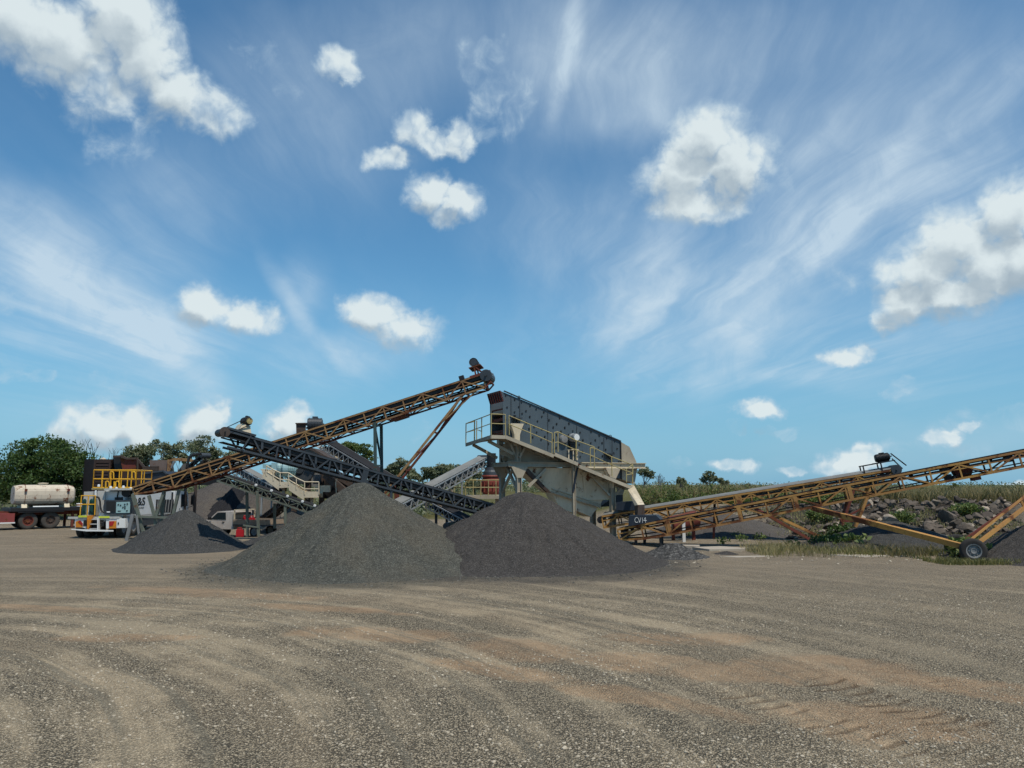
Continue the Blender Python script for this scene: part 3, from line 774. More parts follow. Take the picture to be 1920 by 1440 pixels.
pulley_mb(cA.p(LA - .22, .66, .05), cA.s, .22, .10).tobj('motor_pulley', M['dsteel'], mo)
MB().box(cA.p(LA - 1.0, .1, .05), (.25, .2, .22), (cA.u, cA.s, cA.n)).tobj('switch_box', M['black'], rA)
# trestle of two green posts
tt = cA.atx(703, -.66)
for w in (0, 1.15):
    mb = MB(); q = cA.p(tt, -.66, w); mb.ibeam(q, V(q.x + .18, q.y, gz1(q.x, q.y) - .05), .14, .14, V(0, 1, 0)); mb.tobj('trestle_post', M['green'], rA)
q0, q1 = cA.p(tt, -.66, 0), cA.p(tt, -.66, 1.15)
for z0, z1 in ((q0.z - .12, q0.z - 2.1), (q0.z - 2.1, q0.z - 4.2)):
    f = lambda q, z: V(q.x + .18 * (q.z - z) / q.z, q.y, z)
    each('trestle_brace', M['green'], rA, [(f(q0, z0), f(q1, z0), .08), (f(q0, z0 - .1), f(q1, z1 + .1), .08)])
# raking A-frame legs
t2 = cA.atx(868, -.68)
for w in (.05, 1.10):
    q = cA.p(t2, -.70, w); d = V(-.615, 0, -.79) ; L = (q.z) / .79
    mb = MB(); mb.beam(q, q + d * (L + .05), .11, .11, V(0, 1, 0))
    mb.beam(cA.p(t2 + .7, -.7, w), q + d * 1.9, .06, .06, V(0, 1, 0)) if w < .5 else None
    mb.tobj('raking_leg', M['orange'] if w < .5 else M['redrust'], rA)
a, b = cA.p(t2, -.7, .05), cA.p(t2, -.7, 1.10); d = V(-.615, 0, -.79)
each('leg_brace', M['redrust'], rA, [(a + d * k, b + d * k, .07) for k in (.25, 2.3, 4.6, 6.2)] + [(a + d * .3, b + d * 2.3, .06), (b + d * 2.35, a + d * 4.6, .06)])
# scraper box under the belt
MB().box(cA.p(cA.atx(745, -.72), -.74, .5), (.75, .9, .16), (cA.u, cA.s, cA.n)).tobj('scraper', M['redrust'], rA)
# tail support: green V legs on a sole beam
Yt = cA.T.y
each('tail_leg', M['ggrey'], rA, [(P(xa, ya, Yt + dy), P(xb, yb, Yt + dy), .13, .13, V(0, 1, 0)) for (xa, ya, xb, yb, dy) in
    ((249, 926, 272, 1008, -.05), (279, 929, 290, 969, -.05), (308, 921, 292, 971, -.05), (336, 918, 314, 1010, -.05), (291, 973, 292, 1012, -.05), (249, 928, 268, 1005, 1.1), (308, 921, 300, 1005, 1.1))])
each('sole_beam', M['ggrey'], rA, [(P(245, 968, Yt - .18), P(322, 971, Yt - .18), .10, .10, V(0, 1, 0))])
each('stand_foot', M['grey'], rA, [(P(249, 964, Yt - .6), P(237, 1016, Yt - .6), .16, .10, V(0, 1, 0)), (P(256, 966, Yt - .5), P(262, 1014, Yt - .5), .08, .08, V(0, 1, 0))])

# ---- B: black stacker conveyor crossing in front
cB = Conv(P(930, 946, 39.2), P(428, 806.5, 31.2), .78)
LB = cB.L; dB = lambda t: .60 + .04 * t / LB
rB = thing('belt_conveyor', 'black steel conveyor crossing in front of the ochre one, motor on its raised left end', 'conveyor', (cB.T.x, cB.T.y, 0), 'conveyors of the crushing plant')
mb = MB(); truss(mb, cB, 0, dB, -.6, LB - 1.0, 11, 'black', .085, .065); mb.beam(cB.p(LB - 1.0, -.04, 0), cB.p(LB, -.04, 0), .085, .09, cB.n)
mb.beam(cB.p(LB - 1.0, -dB(LB), 0), cB.p(LB - .15, -dB(LB) - .02, 0), .085, .085, cB.n); mb.beam(cB.p(LB - .92, .02, -.05), cB.p(LB - .72, -.66, -.05), .10, .05, cB.u)
q = cB.atx(597, -.3); mb.box(cB.p(cB.atx(684, -.3), -.32, -.02), (.28, .03, .58), (cB.u, cB.s, cB.n))
mb.tobj('near_truss', M['dsteel'], rB)
mb = MB(); truss(mb, cB, cB.W, dB, -.6, LB - .2, 11, 'black', .085, .065); cross_mb(mb, cB, -.6, LB - 1.0, dB, 11, .05); mb.tobj('far_truss', M['dsteel'], rB)
belt_mb(cB, -.4, LB + .05, dB, trough=.2).tobj('belt', M['belt'], rB)
mb = rollers_mb(cB, .3, LB, dB, .9, .2)
for w in (.06, .88): mb.beam(cB.p(-.4, -.12, w), cB.p(LB - .9, -.12, w), .02, .2, cB.n)
mb.tobj('roller_bed', M['black'], rB)
drum_mb(cB, LB + .12, -.12, .16, .02).tobj('head_drum', M['black'], rB)
MB().lathe(cB.p(LB + .12, -.12, -.05), [(.05, -.02), (.205, -.015), (.215, .02), (.05, .02)], cB.s, 24).tobj('drum_guard', M['brown'], rB)
drum_mb(cB, -.5, -.2, .18, .0).tobj('tail_drum', M['black'], rB)
mb = MB(); mb.hexa([cB.p(LB - .42, .14, .0), cB.p(LB - .95, .10, .0), cB.p(LB - .95, .10, .75), cB.p(LB - .42, .14, .75), cB.p(LB - .5, .42, .08), cB.p(LB - .82, .42, .08), cB.p(LB - .82, .42, .7), cB.p(LB - .5, .42, .7)])
mb.tobj('motor_mount', M['cream'], rB)
MB().box(cB.p(LB - .55, .08, .35), (1.15, .85, .08), (cB.u, cB.s, cB.n)).tobj('motor_plate', M['dsteel'], rB)
mo = motor_mb(cB.p(LB - .72, .60, .4), cB.s, .19, .46, cB.n).tobj('drive_motor', M['black'], rB)
pulley_mb(cB.p(LB - .72, .60, .0), cB.s, .12, .10).tobj('motor_pulley', M['rail_y'], mo)
mb = MB(); a = cB.p(LB - .72, .60, -.02); b = cB.p(LB + .12, -.12, -.02); e = (b - a).normalized(); f = e.cross(cB.s).normalized()
mb.beam(a + f * .15, b + f * .14, .03, .05, cB.s); mb.beam(a - f * .15, b - f * .14, .03, .05, cB.s)
mb.tobj('drive_belt', M['belt'], rB)
for w in (.05, .9):
    q = cB.p(cB.atx(735, -.6), -.62, w); MB().beam(q, V(q.x, q.y, -.05), .12, .12, V(0, 1, 0)).tobj('support_leg', M['dsteel'], rB)

def simple_conv(label, T, H, W, dep, nb, frame_m, belt_m, pat='lat', cs=.06, ws=.045, trough=.14, legs=(), far=True, name='belt_conveyor', drum=.18):
    c = Conv(T, H, W); r = thing(name, label, 'conveyor', (c.T.x, c.T.y, 0), 'conveyors of the crushing plant'); d = lambda t: dep
    mb = MB(); truss(mb, c, 0, d, 0, c.L, nb, pat, cs, ws); mb.tobj('near_truss', frame_m, r)
    mb = MB(); truss(mb, c, W, d, 0, c.L, nb, pat, cs, ws); cross_mb(mb, c, 0, c.L, d, max(2, nb // 2), ws); mb.tobj('far_truss', frame_m, r)
    belt_mb(c, 0, c.L, d, trough=trough).tobj('belt', belt_m, r)
    rollers_mb(c, .4, c.L, d, 1.1, trough).tobj('roller_bed', M['black'], r)
    drum_mb(c, c.L + .05, -.12, drum, .03).tobj('head_drum', M['dsteel'], r); drum_mb(c, -.05, -.12, drum, .03).tobj('tail_drum', M['dsteel'], r)
    for (t, dx) in legs:
        for w in (.04, W - .04):
            q = c.p(t * c.L, -dep, w); g_ = gz1(q.x, q.y) - .05
            MB().beam(q, V(q.x + dx, q.y, g_), .10, .10, V(0, 1, 0)).tobj('support_leg', frame_m, r)
    return c, r
# ---- grey conveyor rising from behind the heaps to the back of the screen
simple_conv('pale grey conveyor rising from behind the black one to the back of the screen', P(752, 946, 41), P(921, 855, 51), .95, .55, 15, M['gsteel'], M['beltdust'], trough=.07, legs=((.62, .0),))
# ---- lattice conveyor at the back, coming down to the right
simple_conv('dark conveyor with grey lattice sides running down to the right behind the black one', P(716, 893, 46.5), P(604, 826, 49), 1.3, .52, 12, M['grey'], M['belt'], legs=((.3, 0),))
# ---- steep grey conveyor beside the cream stairway
simple_conv('short grey conveyor with thin lattice sides just left of the cream stairway', P(513, 913, 51), P(424, 864, 54.5), .85, .6, 11, M['gsteel'], M['beltdust'], trough=.06, ws=.035, legs=((.2, 0),))
# ---- low conveyor in front of them; sun glare on its idler ends is painted white
c, rF = simple_conv('low dark conveyor on thin posts with white roller ends, above the small ute', P(612, 958, 42.3), P(412, 888, 42.8), .9, .42, 12, M['ggrey'], M['belt'], pat='alt', cs=.07, ws=.04, trough=.12)
for px_ in (480, 509, 539, 567, 590): MB().lathe(c.p(c.atx(px_), .06, -.06), [(.02, -.04), (.07, -.03), (.08, .0), (.07, .05), (.02, .06)], c.s, 12).tobj('idler_end', M['white'], rF)
for (xa, ya, xb, yb, dy) in ((463, 922, 464, 1000, .8), (482, 920, 485, 1003, -.05), (535, 944, 535, 988, -.05), (515, 944, 515, 985, .85)):
    MB().beam(P(xa, ya, 42.6 + dy), P(xb, yb + 6, 42.6 + dy), .13, .13, V(0, 1, 0)).tobj('support_post', M['ggrey'], rF)
MB().beam(P(456, 985, 42.5), P(486, 989, 42.5), .08).tobj('post_tie', M['ggrey'], rF)
simple_conv('small dark inclined conveyor standing behind the tray of the ute', P(484, 972, 48.5), P(527, 939, 45), .6, .28, 8, M['brown'], M['belt'], cs=.06, ws=.04, trough=.06)

# ---- right: orange stacker on wheels, marked CV14
OST = 'orange conveyors at the right of the yard'
cC = Conv(P(1157, 991.5, 36.0), P(1920, 843.5, 31.0), .95)
X14 = 7.5
LC = cC.L; dC = lambda t: .70 - .06 * t / LC if t > 1.4 else .52 + .18 * max(0, t) / 1.4
rC = thing('stacker_conveyor', 'orange wheeled stacker conveyor nearest the camera, black CV14 box at its low left end', 'conveyor', (cC.T.x, cC.T.y, 0), OST)
NB = 22
mb = MB(); truss(mb, cC, 0, dC, 0, LC + X14, NB, 'alt', .085, .062, .45)
for px_ in (1251, 1383, 1489, 1590):
    t = cC.atx(px_); mb.box(cC.p(t, -.34, -.03), (.16, .02, .62), (cC.u, cC.s, cC.n))
mb.tobj('near_truss', M['orange_r'], rC)
mb = MB(); truss(mb, cC, cC.W, dC, 0, LC + X14, NB, 'alt', .085, .062, .45); cross_mb(mb, cC, 0, LC + X14, dC, NB, .05); mb.tobj('far_truss', M['orange_r'], rC)
belt_mb(cC, .1, LC + X14, dC, trough=.14).tobj('belt', M['belt'], rC)
rollers_mb(cC, .6, LC + X14, dC, 1.5, .14).tobj('roller_bed', M['black'], rC)
drum_mb(cC, .25, -.30, .17, -.04).tobj('tail_drum', M['black'], rC)
drum_mb(cC, LC + X14 + .1, -.16, .28, .05).tobj('head_drum', M['dsteel'], rC)
mb = MB(); mb.tube(cC.p(cC.atx(1805), -.34, .28), cC.p(cC.atx(1805), -.34, .9), .34, 20); mb.tobj('take_up_drum', M['redrust'], rC)
for px_ in (1771, 1775, 1893): MB().box(cC.p(cC.atx(px_), -.22 if px_ != 1775 else -.55, .45), (.22, .5, .3), (cC.u, cC.s, cC.n)).tobj('idler_box', M['black'], rC)
MB().box(cC.p(cC.atx(1822), -.76, .3), (.30, .5, .14), (cC.u, cC.s, cC.n)).tobj('scraper', M['redrust'], rC)
# black feed box with hand painted letters
bx = MB(); k = lambda px, py, w: (lambda c_: c_ + cC.s * w)(P(px, py, 35.55))
poly = [k(1178, 987, 0), k(1180, 966, 0), k(1230, 966, 0), k(1234, 976, 0)]
lo = [k(1178, 987, 0), k(1240, 976, 0), k(1230, 966, 0), k(1179, 966.5, 0)]
bx.prism([lo[0], lo[1], lo[2], lo[3]], cC.s * .95); fb = bx.tobj('feed_box', M['navy'], rC)
def text(body, size, origin, xax, yax, mat, name, parent, ext=.004, bold=.0, xs=1.0):
    cu = bpy.data.curves.new('lettering', 'FONT'); cu.body = body; cu.size = size; cu.extrude = ext; cu.offset = bold; cu.align_x = 'LEFT'; cu.resolution_u = 3
    tmp = bpy.data.objects.new('lettering', cu)
    me = bpy.data.meshes.new_from_object(tmp); bpy.data.objects.remove(tmp)
    X = Vector(xax).normalized() * xs; Yv = Vector(yax).normalized(); Z = Vector(xax).cross(Vector(yax)).normalized(); o = Vector(origin); po = parent_origin(parent) if parent else Vector()
    for v in me.vertices: v.co = o + X * v.co.x + Yv * v.co.y + Z * v.co.z - po
    me.materials.clear(); me.materials.append(mat)
    ob = bpy.data.objects.new(name, me); COL.objects.link(ob); ob.parent = parent
    return ob
M['chalk'] = paint('white_brush_paint', (.62, .62, .60, 1), (.48, .48, .47, 1), None, rough=.8, streak=False, scale=6)
# brush-stroke letters: C V 1 4
mb = MB(); e1 = (lo[1] - lo[0]); e1 = V(e1.x, e1.y, 0).normalized(); o = P(1190, 980, 35.55) - cC.s * .012
H_ = .235
def st(pts, r=.013):
    pp = [o + e1 * a * H_ + V(0, 0, 1) * b * H_ for a, b in pts]
    for p_, q_ in zip(pp, pp[1:]): mb.tube(p_, q_, r, 6)
st([(.62 + .0, .86), (.45, .98), (.2, .92), (.03, .6), (.06, .25), (.25, .04), (.45, .03), (.68, .15)])
st([(.72, .9), (.95, .02), (1.22, .98)]); st([(1.5, .98), (1.52, .0)]); st([(2.1, .0), (2.08, 1.0), (1.75, .38), (2.35, .40)])
mb.tobj('lettering', M['chalk'], fb)
for (px_, w) in ((1192, .1), (1238, .1), (1208, .85), (1240, .85)):
    t = cC.atx(px_, -.6, w); q = cC.p(t, -dC(t), w); MB().beam(q, V(q.x, q.y, gz1(q.x, q.y) - .1), .12, .12, V(0, 1, 0)).tobj('tail_leg', M['black'], rC)
# wheeled undercarriage
wc = P(1825, 1035, 27.6); wheel_r = .43
axd = cC.s
def wheel(parent, c0, ax, r, w, tm, rm, name='wheel', hub=True, rib=8):
    ax = Vector(ax).normalized(); c0 = Vector(c0)
    wl = MB().lathe(c0, [(r * .58, -w / 2 * .9), (r * .78, -w / 2), (r * .93, -w / 2 * .9), (r, -w * .3), (r * 1.0, w * .3), (r * .93, w / 2 * .9), (r * .78, w / 2), (r * .58, w / 2 * .9)], ax, 32, True, False).tobj('tyre', tm, None)
    root = bpy.data.objects.new(name, None); root.empty_display_size = .2; root.location = c0 - parent_origin(parent); COL.objects.link(root); root.parent = parent
    wl.parent = root; me = wl.data; 
    for v in me.vertices: v.co -= c0
    rmb = MB().lathe(c0, [(r * .1, -w * .30), (r * .22, -w * .36), (r * .26, -w * .2), (r * .44, -w * .12), (r * .50, -w * .42), (r * .585, -w * .45), (r * .585, w * .45), (r * .3, w * .3)], ax, 28)
    y = ax.cross(V(0, 0, 1)).normalized(); z = y.cross(ax)
    for i in range(rib):
        a = 2 * math.pi * i / rib; q = c0 + (y * math.cos(a) + z * math.sin(a)) * r * .35 - ax * w * .17
        rmb.tube(q, q - ax * .04, r * .05, 6)
    ro = rmb.tobj('rim', rm, None); ro.parent = root
    for v in ro.data.vertices: v.co -= c0
    return root
gw = gz1(wc.x, wc.y) + wheel_r - .03; wc.z = gw
M['rim'] = paint('dull_rim', (.26, .265, .26, 1), (.15, .15, .145, 1), RUST, .15, .6, streak=False)
wheel(rC, wc, axd, wheel_r, .27, M['tyre'], M['rim'])
wheel(rC, wc + axd * 2.4, axd, wheel_r, .27, M['tyre'], M['rim'])
tA = cC.atx(1524, -.68); tH = LC + 2.2
for side in (0, 1):
    off = axd * (.25 if side == 0 else 2.15)
    hub = wc + off
    top = cC.p(tA, -.72, -.02 if side == 0 else .97)
    MB().beam(top, hub + V(-.25, 0, .12), .12, .20, cC.n).tobj('tow_arm', M['orange_r'], rC)
    top2 = cC.p(tH, -.70, -.02 if side == 0 else .97)
    mb = MB(); d2 = (top2 - hub); side_v = V(d2.z, 0, -d2.x).normalized()
    if side: mb.beam(hub + V(.05, 0, .1), top2, .09, .09, V(0, 1, 0)); mb.tobj('lift_arm', M['redrust'], rC); continue
    mb.beam(hub + V(.05, 0, .1), top2, .11, .13, V(0, 1, 0)); mb.beam(hub - side_v * .02 + V(-.05, 0, .3), hub + d2 * .62 - side_v * .36, .06, .08, V(0, 1, 0)); mb.beam(hub + d2 * .62 - side_v * .36, top2 - side_v * .1, .07, .10, V(0, 1, 0))
    for f in (.2, .42, .62): mb.beam(hub + d2 * f, hub + d2 * f - side_v * (.05 + f * .6), .09, .05, V(0, 1, 0))
    mb.tobj('lift_arm', M['orange_r'], rC)
MB().tube(wc + axd * .14, wc + axd * 2.3, .07, 10).tobj('axle', M['orange_r'], rC)

# ---- right: second orange conveyor behind it, dusty belt on top
cI = Conv(P(1128, 967, 40.5), P(1676, 879.5, 37.0), 1.05)
LI = cI.L; dI = lambda t: .62
rI = thing('belt_conveyor', 'orange conveyor with pale dusty belt lying behind the stacker, motor on its right end', 'conveyor', (cI.T.x, cI.T.y, 0), OST)
mb = MB(); truss(mb, cI, 0, dI, 0, LI, 17, 'alt', .085, .06, .42)
for px_ in (1383,): mb.box(cI.p(cI.atx(px_), -.3, -.03), (.3, .02, .6), (cI.u, cI.s, cI.n))
mb.tobj('near_truss', M['orange_r'], rI)
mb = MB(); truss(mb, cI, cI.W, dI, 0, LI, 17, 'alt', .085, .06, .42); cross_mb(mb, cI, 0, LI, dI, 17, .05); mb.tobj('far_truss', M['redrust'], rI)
W = cI.W; mb = MB()
prof = [(.03 * W, .02), (.08 * W, .09), (.5 * W, .15), (.92 * W, .09), (.97 * W, .02), (.7 * W, -.14), (.3 * W, -.14)]
mb.loft([[cI.p(t, n_, w) for w, n_ in prof] for t in np.linspace(.1, LI, 12)], True); 
for i in range(10): mb.beam(cI.p(LI * i / 10, -.5, W / 2), cI.p(LI * (i + 1) / 10, -.5, W / 2), W * .78, .025, cI.n)
mb.tobj('belt', M['beltdust'], rI)
mb = rollers_mb(cI, .4, LI, dI, .95, .12); mb.tobj('roller_bed', M['black'], rI)
drum_mb(cI, LI + .1, -.05, .24, .05).tobj('head_drum', M['dsteel'], rI); drum_mb(cI, -.1, -.2, .18, .0).tobj('tail_drum', M['black'], rI)
mo = motor_mb(cI.p(LI - .35, .62, .2), cI.u, .20, .55, cI.n).tobj('drive_motor', M['black'], rI)
mb = MB(); a = cI.p(LI + .05, .62, .12); b = cI.p(LI + .5, -.05, .12)
mb.beam(a + cI.n * .13, b + cI.n * .12 + cI.u * .1, .05, .05, cI.s); mb.beam(a - cI.n * .12, b - cI.u * .1, .05, .05, cI.s); mb.tobj('drive_belt', M['belt'], rI)
mb = MB()
for (t, n_) in ((LI - 1.3, .36), (LI - .5, .40)): mb.beam(cI.p(t, 0, .05), cI.p(t, n_, .05), .05); mb.beam(cI.p(t, 0, .9), cI.p(t, n_, .9), .05)
mb.beam(cI.p(LI - 1.35, .37, .05), cI.p(LI + .1, .40, .05), .05); mb.beam(cI.p(LI - 1.35, .37, .9), cI.p(LI + .1, .40, .9), .05); mb.box(cI.p(LI - .3, .40, .4), (.9, .8, .04), (cI.u, cI.s, cI.n))
mb.tobj('motor_frame', M['black'], rI)
mb = MB(); mb.prism([P(1155, 957, 39.9), P(1155, 942, 39.9), P(1190, 939, 39.9), P(1190, 957, 39.9)], cI.s * 1.0); mb.tobj('skirt_box', M['navy'], rI)
# stand of two rust legs crossing behind the tow arm, and red raking arms
for w in (0, 1.05):
    q = cI.p(cI.atx(1601 + w * 0, -.6), -.62, w); g_ = P(1566, 999, q.y); MB().beam(q, V(g_.x, q.y, gz1(g_.x, q.y) - .1), .12, .12, V(0, 1, 0)).tobj('stand_leg', M['redrust'], rI)
    q = cI.p(cI.atx(1634, -.6), -.62, w); g_ = P(1590, 1006, q.y); MB().beam(q, V(g_.x, q.y, gz1(g_.x, q.y) - .1), .12, .12, V(0, 1, 0)).tobj('stand_leg', M['orange_r'], rI)
q = cI.p(cI.atx(1595, -.62), -1.0, .0)
each('stand_brace', M['redrust'], rI, [(P(1576, 977, q.y), P(1606, 977, q.y), .08), (P(1575, 975, q.y), P(1632, 945, q.y + .05), .07)])
for (a, b, m_) in (((1409, 949), (1530, 1018), 'redrust'), ((1446, 964), (1562, 1018), 'orange_r')):
    p0, p1 = P(*a, 38.9), P(*b, 37.0); p1.z = gz1(p1.x, p1.y); MB().beam(p0, p1, .13, .15, V(0, 1, 0)).tobj('raking_arm', M[m_], rI)
MB().beam(P(1230 + 110, 945, 39.6), P(1338, 1010, 39.6), .1).tobj('support_post', M['redrust'], rI)

# ------------------------------------------------------------------ screening tower
TH = R(24)
sO = V(.345, 38.5, 0); sU = V(math.cos(TH), math.sin(TH), 0); sW = V(-math.sin(TH), math.cos(TH), 0); CAMV = V(0, 0, CAM_H); UP = V(0, 0, 1)
def SPp(px, py, w=0.0):
    d = ray(px, py); t = ((sO + sW * w - CAMV).dot(sW)) / d.dot(sW); return CAMV + d * t
def Z3(x, y, w=0.0): return SPp(840 + x / 4.5714, 700 + y / 4.5714, w)
def drop(p, z=-.05): return V(p.x, p.y, z)
rS = thing('vibrating_screen', 'big blue grey inclined vibrating screen box with open left end on the cream tower', 'screen', drop(Z3(600, 600), 6), None)
rT = thing('screen_tower', 'cream steel tower with beige hopper and yellow-railed walkways carrying the blue grey screen', 'tower', sO)
w0, w1 = .28, 1.95
# --- screen body
pts = [(443, 148), (470, 240), (474, 525), (640, 600), (900, 720), (1110, 765), (1290, 860), (1480, 905), (1478, 578)]
near = [Z3(x, y, w0) for x, y in pts]
sp = MB().prism(near, sW * .03).tobj('side_plate', M['bluegrey'], rS)
mb = MB()
rl = random.Random(3)
n0 = Z3(480, 160, w0); 
for (x0, y0, x1, y1) in ((480, 148, 1480, 578),): mb.beam(Z3(x0, y0 + 3, w0 - .02), Z3(x1, y1 + 3, w0 - .02), .10, .05, UP)
for (xa, ya, xb, yb) in ((541, 180, 541, 520), (615, 215, 615, 560), (856, 340, 856, 660), (1103, 450, 1103, 760), (1337, 545, 1337, 800), (1408, 570, 1408, 800)):
    mb.beam(Z3(xa, ya, w0 - .012), Z3(xb, yb, w0 - .012), .03, .03, UP)
mb.tobj('stiffener', M['dsteel'], sp)
mb = MB()
for i in range(15):
    for j in range(6):
        x = 500 + i * 66 + (33 if j % 2 else 0) + rl.uniform(-9, 9); top = 148 + (x - 470) * .43
        y = top + 28 + j * 52 + rl.uniform(-10, 10)
        if x > 1465 or y > 560 + (x - 560) * .33 or rl.random() < .12: continue
        p = Z3(x, y, w0); mb.tube(p, p - sW * .035, .042, 6); 
        if rl.random() < .5: mb.box(p + V(0, 0, -.05) - sW * .012, (.07, .02, .05), (sU, sW, UP))
mb.tobj('bolt_field', M['black'], sp)
for x, y in ((608, 205), (1392, 540)):
    c = Z3(x, y, w0 + .02); mb = MB()
    for k in range(10):
        a, b = 2 * math.pi * k / 10, 2 * math.pi * (k + 1) / 10
        mb.tube(c + sU * math.cos(a) * .07 + UP * math.sin(a) * .07, c + sU * math.cos(b) * .07 + UP * math.sin(b) * .07, .018, 6)
    mb.tobj('lifting_eye', M['dsteel'], sp)
farp = [p + sW * (w1 - w0) for p in near]
MB().prism(farp, sW * .03).tobj('side_plate', M['bluegrey'], rS)
M['hood'] = paint('red_hood_lining', (.30, .06, .05, 1), (.2, .045, .04, 1), RUST, .15, .6)
# feed hood, decks, back lining
mb = MB(); A, B_ = near[0], near[1]; D = sW * (w1 - w0)
mb.prism([B_ + sU * .06, A + sU * .06, A, B_], D); fh = mb.tobj('feed_hood', M['hood'], rS)
mb = MB()
for k in range(6):
    f = (k + .5) / 6; mb.beam(A + D * f - sU * .02, B_ + D * f - sU * .02, .07, .05, sW)
mb.tobj('wear_bar', M['dsteel'], fh)
mb = MB()
for (x, ya, h) in ((474, 300, .07), (474, 390, .16), (474, 500, .2)):
    pa = Z3(x, ya, w0 + .03); mb.beam(pa + sU * .05, pa + sU * 6.3 - UP * 2.35, .001 + .03, .03); mb.box(pa + D * .5 + sU * .1, (.06, (w1 - w0) - .06, h), (sU, sW, UP))
mb.tobj('deck_beam', M['redrust'], rS)
mb = MB()
a = Z3(480, 345, w0 + .03); b = Z3(1470, 720, w0 + .03); mb.hexa([a, b, b + D * .97, a + D * .97, a + UP * .05, b + UP * .05, b + D * .97 + UP * .05, a + D * .97 + UP * .05])
a = Z3(480, 500, w0 + .03); b = Z3(1470, 870, w0 + .03); mb.hexa([a, b, b + D * .97, a + D * .97, a + UP * .05, b + UP * .05, b + D * .97 + UP * .05, a + D * .97 + UP * .05])
a = Z3(620, 230, w0 + .03); b = Z3(620, 560, w0 + .03); mb.prism([a, b, b + sU * .04, a + sU * .04], D * .97)
mb.tobj('screen_deck', M['brown'], rS)
# discharge end box
poly = [(1482, 588), (1555, 630), (1612, 752), (1625, 800), (1600, 945), (1487, 908)]
MB().prism([Z3(x, y, w0 - .04) for x, y in poly], sW * (w1 - w0 + .08)).tobj('discharge_box', M['cream_d'], rS)
mb = MB(); q = Z3(1481, 740, w0 - .05); mb.beam(Z3(1481, 585, w0 - .05), Z3(1488, 910, w0 - .05), .05, .04, UP); mb.tobj('rubber_seal', M['black'], rS)
# exciter: pale drum guard, motor and belt
ex = Z3(1083, 552, w0 - .28)
dr = MB().lathe(ex + sW * .25, [(.05, -.50), (.16, -.52), (.20, -.46), (.205, -.2), (.23, -.16), (.23, .0), (.1, .0)], sW, 28).tobj('exciter_motor', M['gsteel'], rS)
MB().lathe(ex - sW * .26, [(.02, -.02), (.15, -.02), (.165, 0), (.05, .01)], sW, 24).tobj('fan_cowl', M['white'], dr)
MB().lathe(Z3(985, 565, w0), [(.05, -.22), (.18, -.2), (.22, -.12), (.23, 0), (.1, .0)], sW, 24).tobj('exciter_housing', M['grey'], rS)
mb = MB(); c = Z3(1060, 600, w0 - .1); mb.box(c, (.30, .25, .12), (sU, sW, UP)); mb.box(c - UP * .22, (.2, .2, .3), (sU, sW, UP)); mb.beam(c + sU * .25 + UP * .1, c + sU * .25 - UP * .7, .06); mb.tobj('motor_slide', M['black'], rS)
# springs
for x, y in ((572, 375), (596, 405), (1382, 700), (1395, 715)):
    c = Z3(x, y, .12); mb = MB()
    for k in range(5): mb.lathe(c + UP * (-.16 + k * .055), [(.05, 0), (.085, .012), (.085, .028), (.05, .04)], UP, 12)
    mb.tobj('spring', M['black'], rS)
for x, y in ((592, 395), (1385, 705)): MB().box(Z3(x, y - 12, .14), (.52, .24, .06), (sU, sW, UP)).tobj('spring_bracket', M['dsteel'], rS)
# --- tower: columns
def zof(y3, w=0): return Z3(600, y3, w).z
zb0 = Z3(600, 800).z; zb1 = Z3(600, 757).z
def column(p, ztop, name='column', s_=.25, mat='cream_d'):
    mb = MB(); mb.ibeam(drop(p), drop(p, ztop), s_, s_, sU, .035); mb.box(drop(p, .0), (s_ + .15, s_ + .15, .06), (sU, sW, UP)); return mb.tobj(name, M[mat], rT)
c1 = Z3(605, 900); c2 = Z3(1410, 1100)
zr0, zr1 = Z3(1410, 815).z, Z3(1410, 765).z
for w in (0, 2.05):
    column(c1 + sW * w, zb0); column(c2 + sW * w, zr0)
    # flared head plates
    for c, zt in ((c1, zb0), (c2, zr0)):
        p = drop(c + sW * w, zt)
        for k in (-.135, .135): MB().prism([p + sU * -.45 + sW * k, p + sU * .45 + sW * k, p + sU * .14 + sW * k - UP * .55, p - sU * .14 + sW * k - UP * .55], sW * .02).tobj('head_gusset', M['cream_d'], rT)
    mb = MB(); mb.ibeam(drop(Z3(515, 778) + sW * w, (zb0 + zb1) / 2), drop(Z3(1050, 778) + sW * w, (zb0 + zb1) / 2), .22, zb1 - zb0, UP, .035); mb.tobj('main_beam', M['cream_d'], rT)
    mb = MB(); mb.ibeam(drop(Z3(1140, 790) + sW * w, (zr0 + zr1) / 2), drop(Z3(1690, 790) + sW * w, (zr0 + zr1) / 2), .22, zr1 - zr0, UP, .035); mb.tobj('main_beam', M['cream'], rT)
xb = lambda a, b, w, h: MB().ibeam(a, b, w, h, UP).tobj('cross_beam', M['cream_d'], rT)
for p, z in ((c1, zb1), (c2, zr1)): xb(drop(p + sW * .1, z - .12), drop(p + sW * 1.95, z - .12), .18, .22)
for x in (520, 1045): xb(drop(Z3(x, 778) + sW * .12, zb1 - .13), drop(Z3(x, 778) + sW * 1.95, zb1 - .13), .18, .22)
xb(drop(Z3(1685, 790) + sW * .1, zr1 - .14), drop(Z3(1685, 790) + sW * 1.95, zr1 - .14), .2, zr1 - zr0 - .02)
each('cross_brace', M['cream_d'], rT, [(drop(c1, 4.2), drop(c1 + sW * 2.05, 4.2), .2, .2), (drop(c1, 2.3), drop(c1 + sW * 2.05, 4.2), .12), (drop(c1, 4.1), drop(c1 + sW * 2.05, 2.3), .11)])
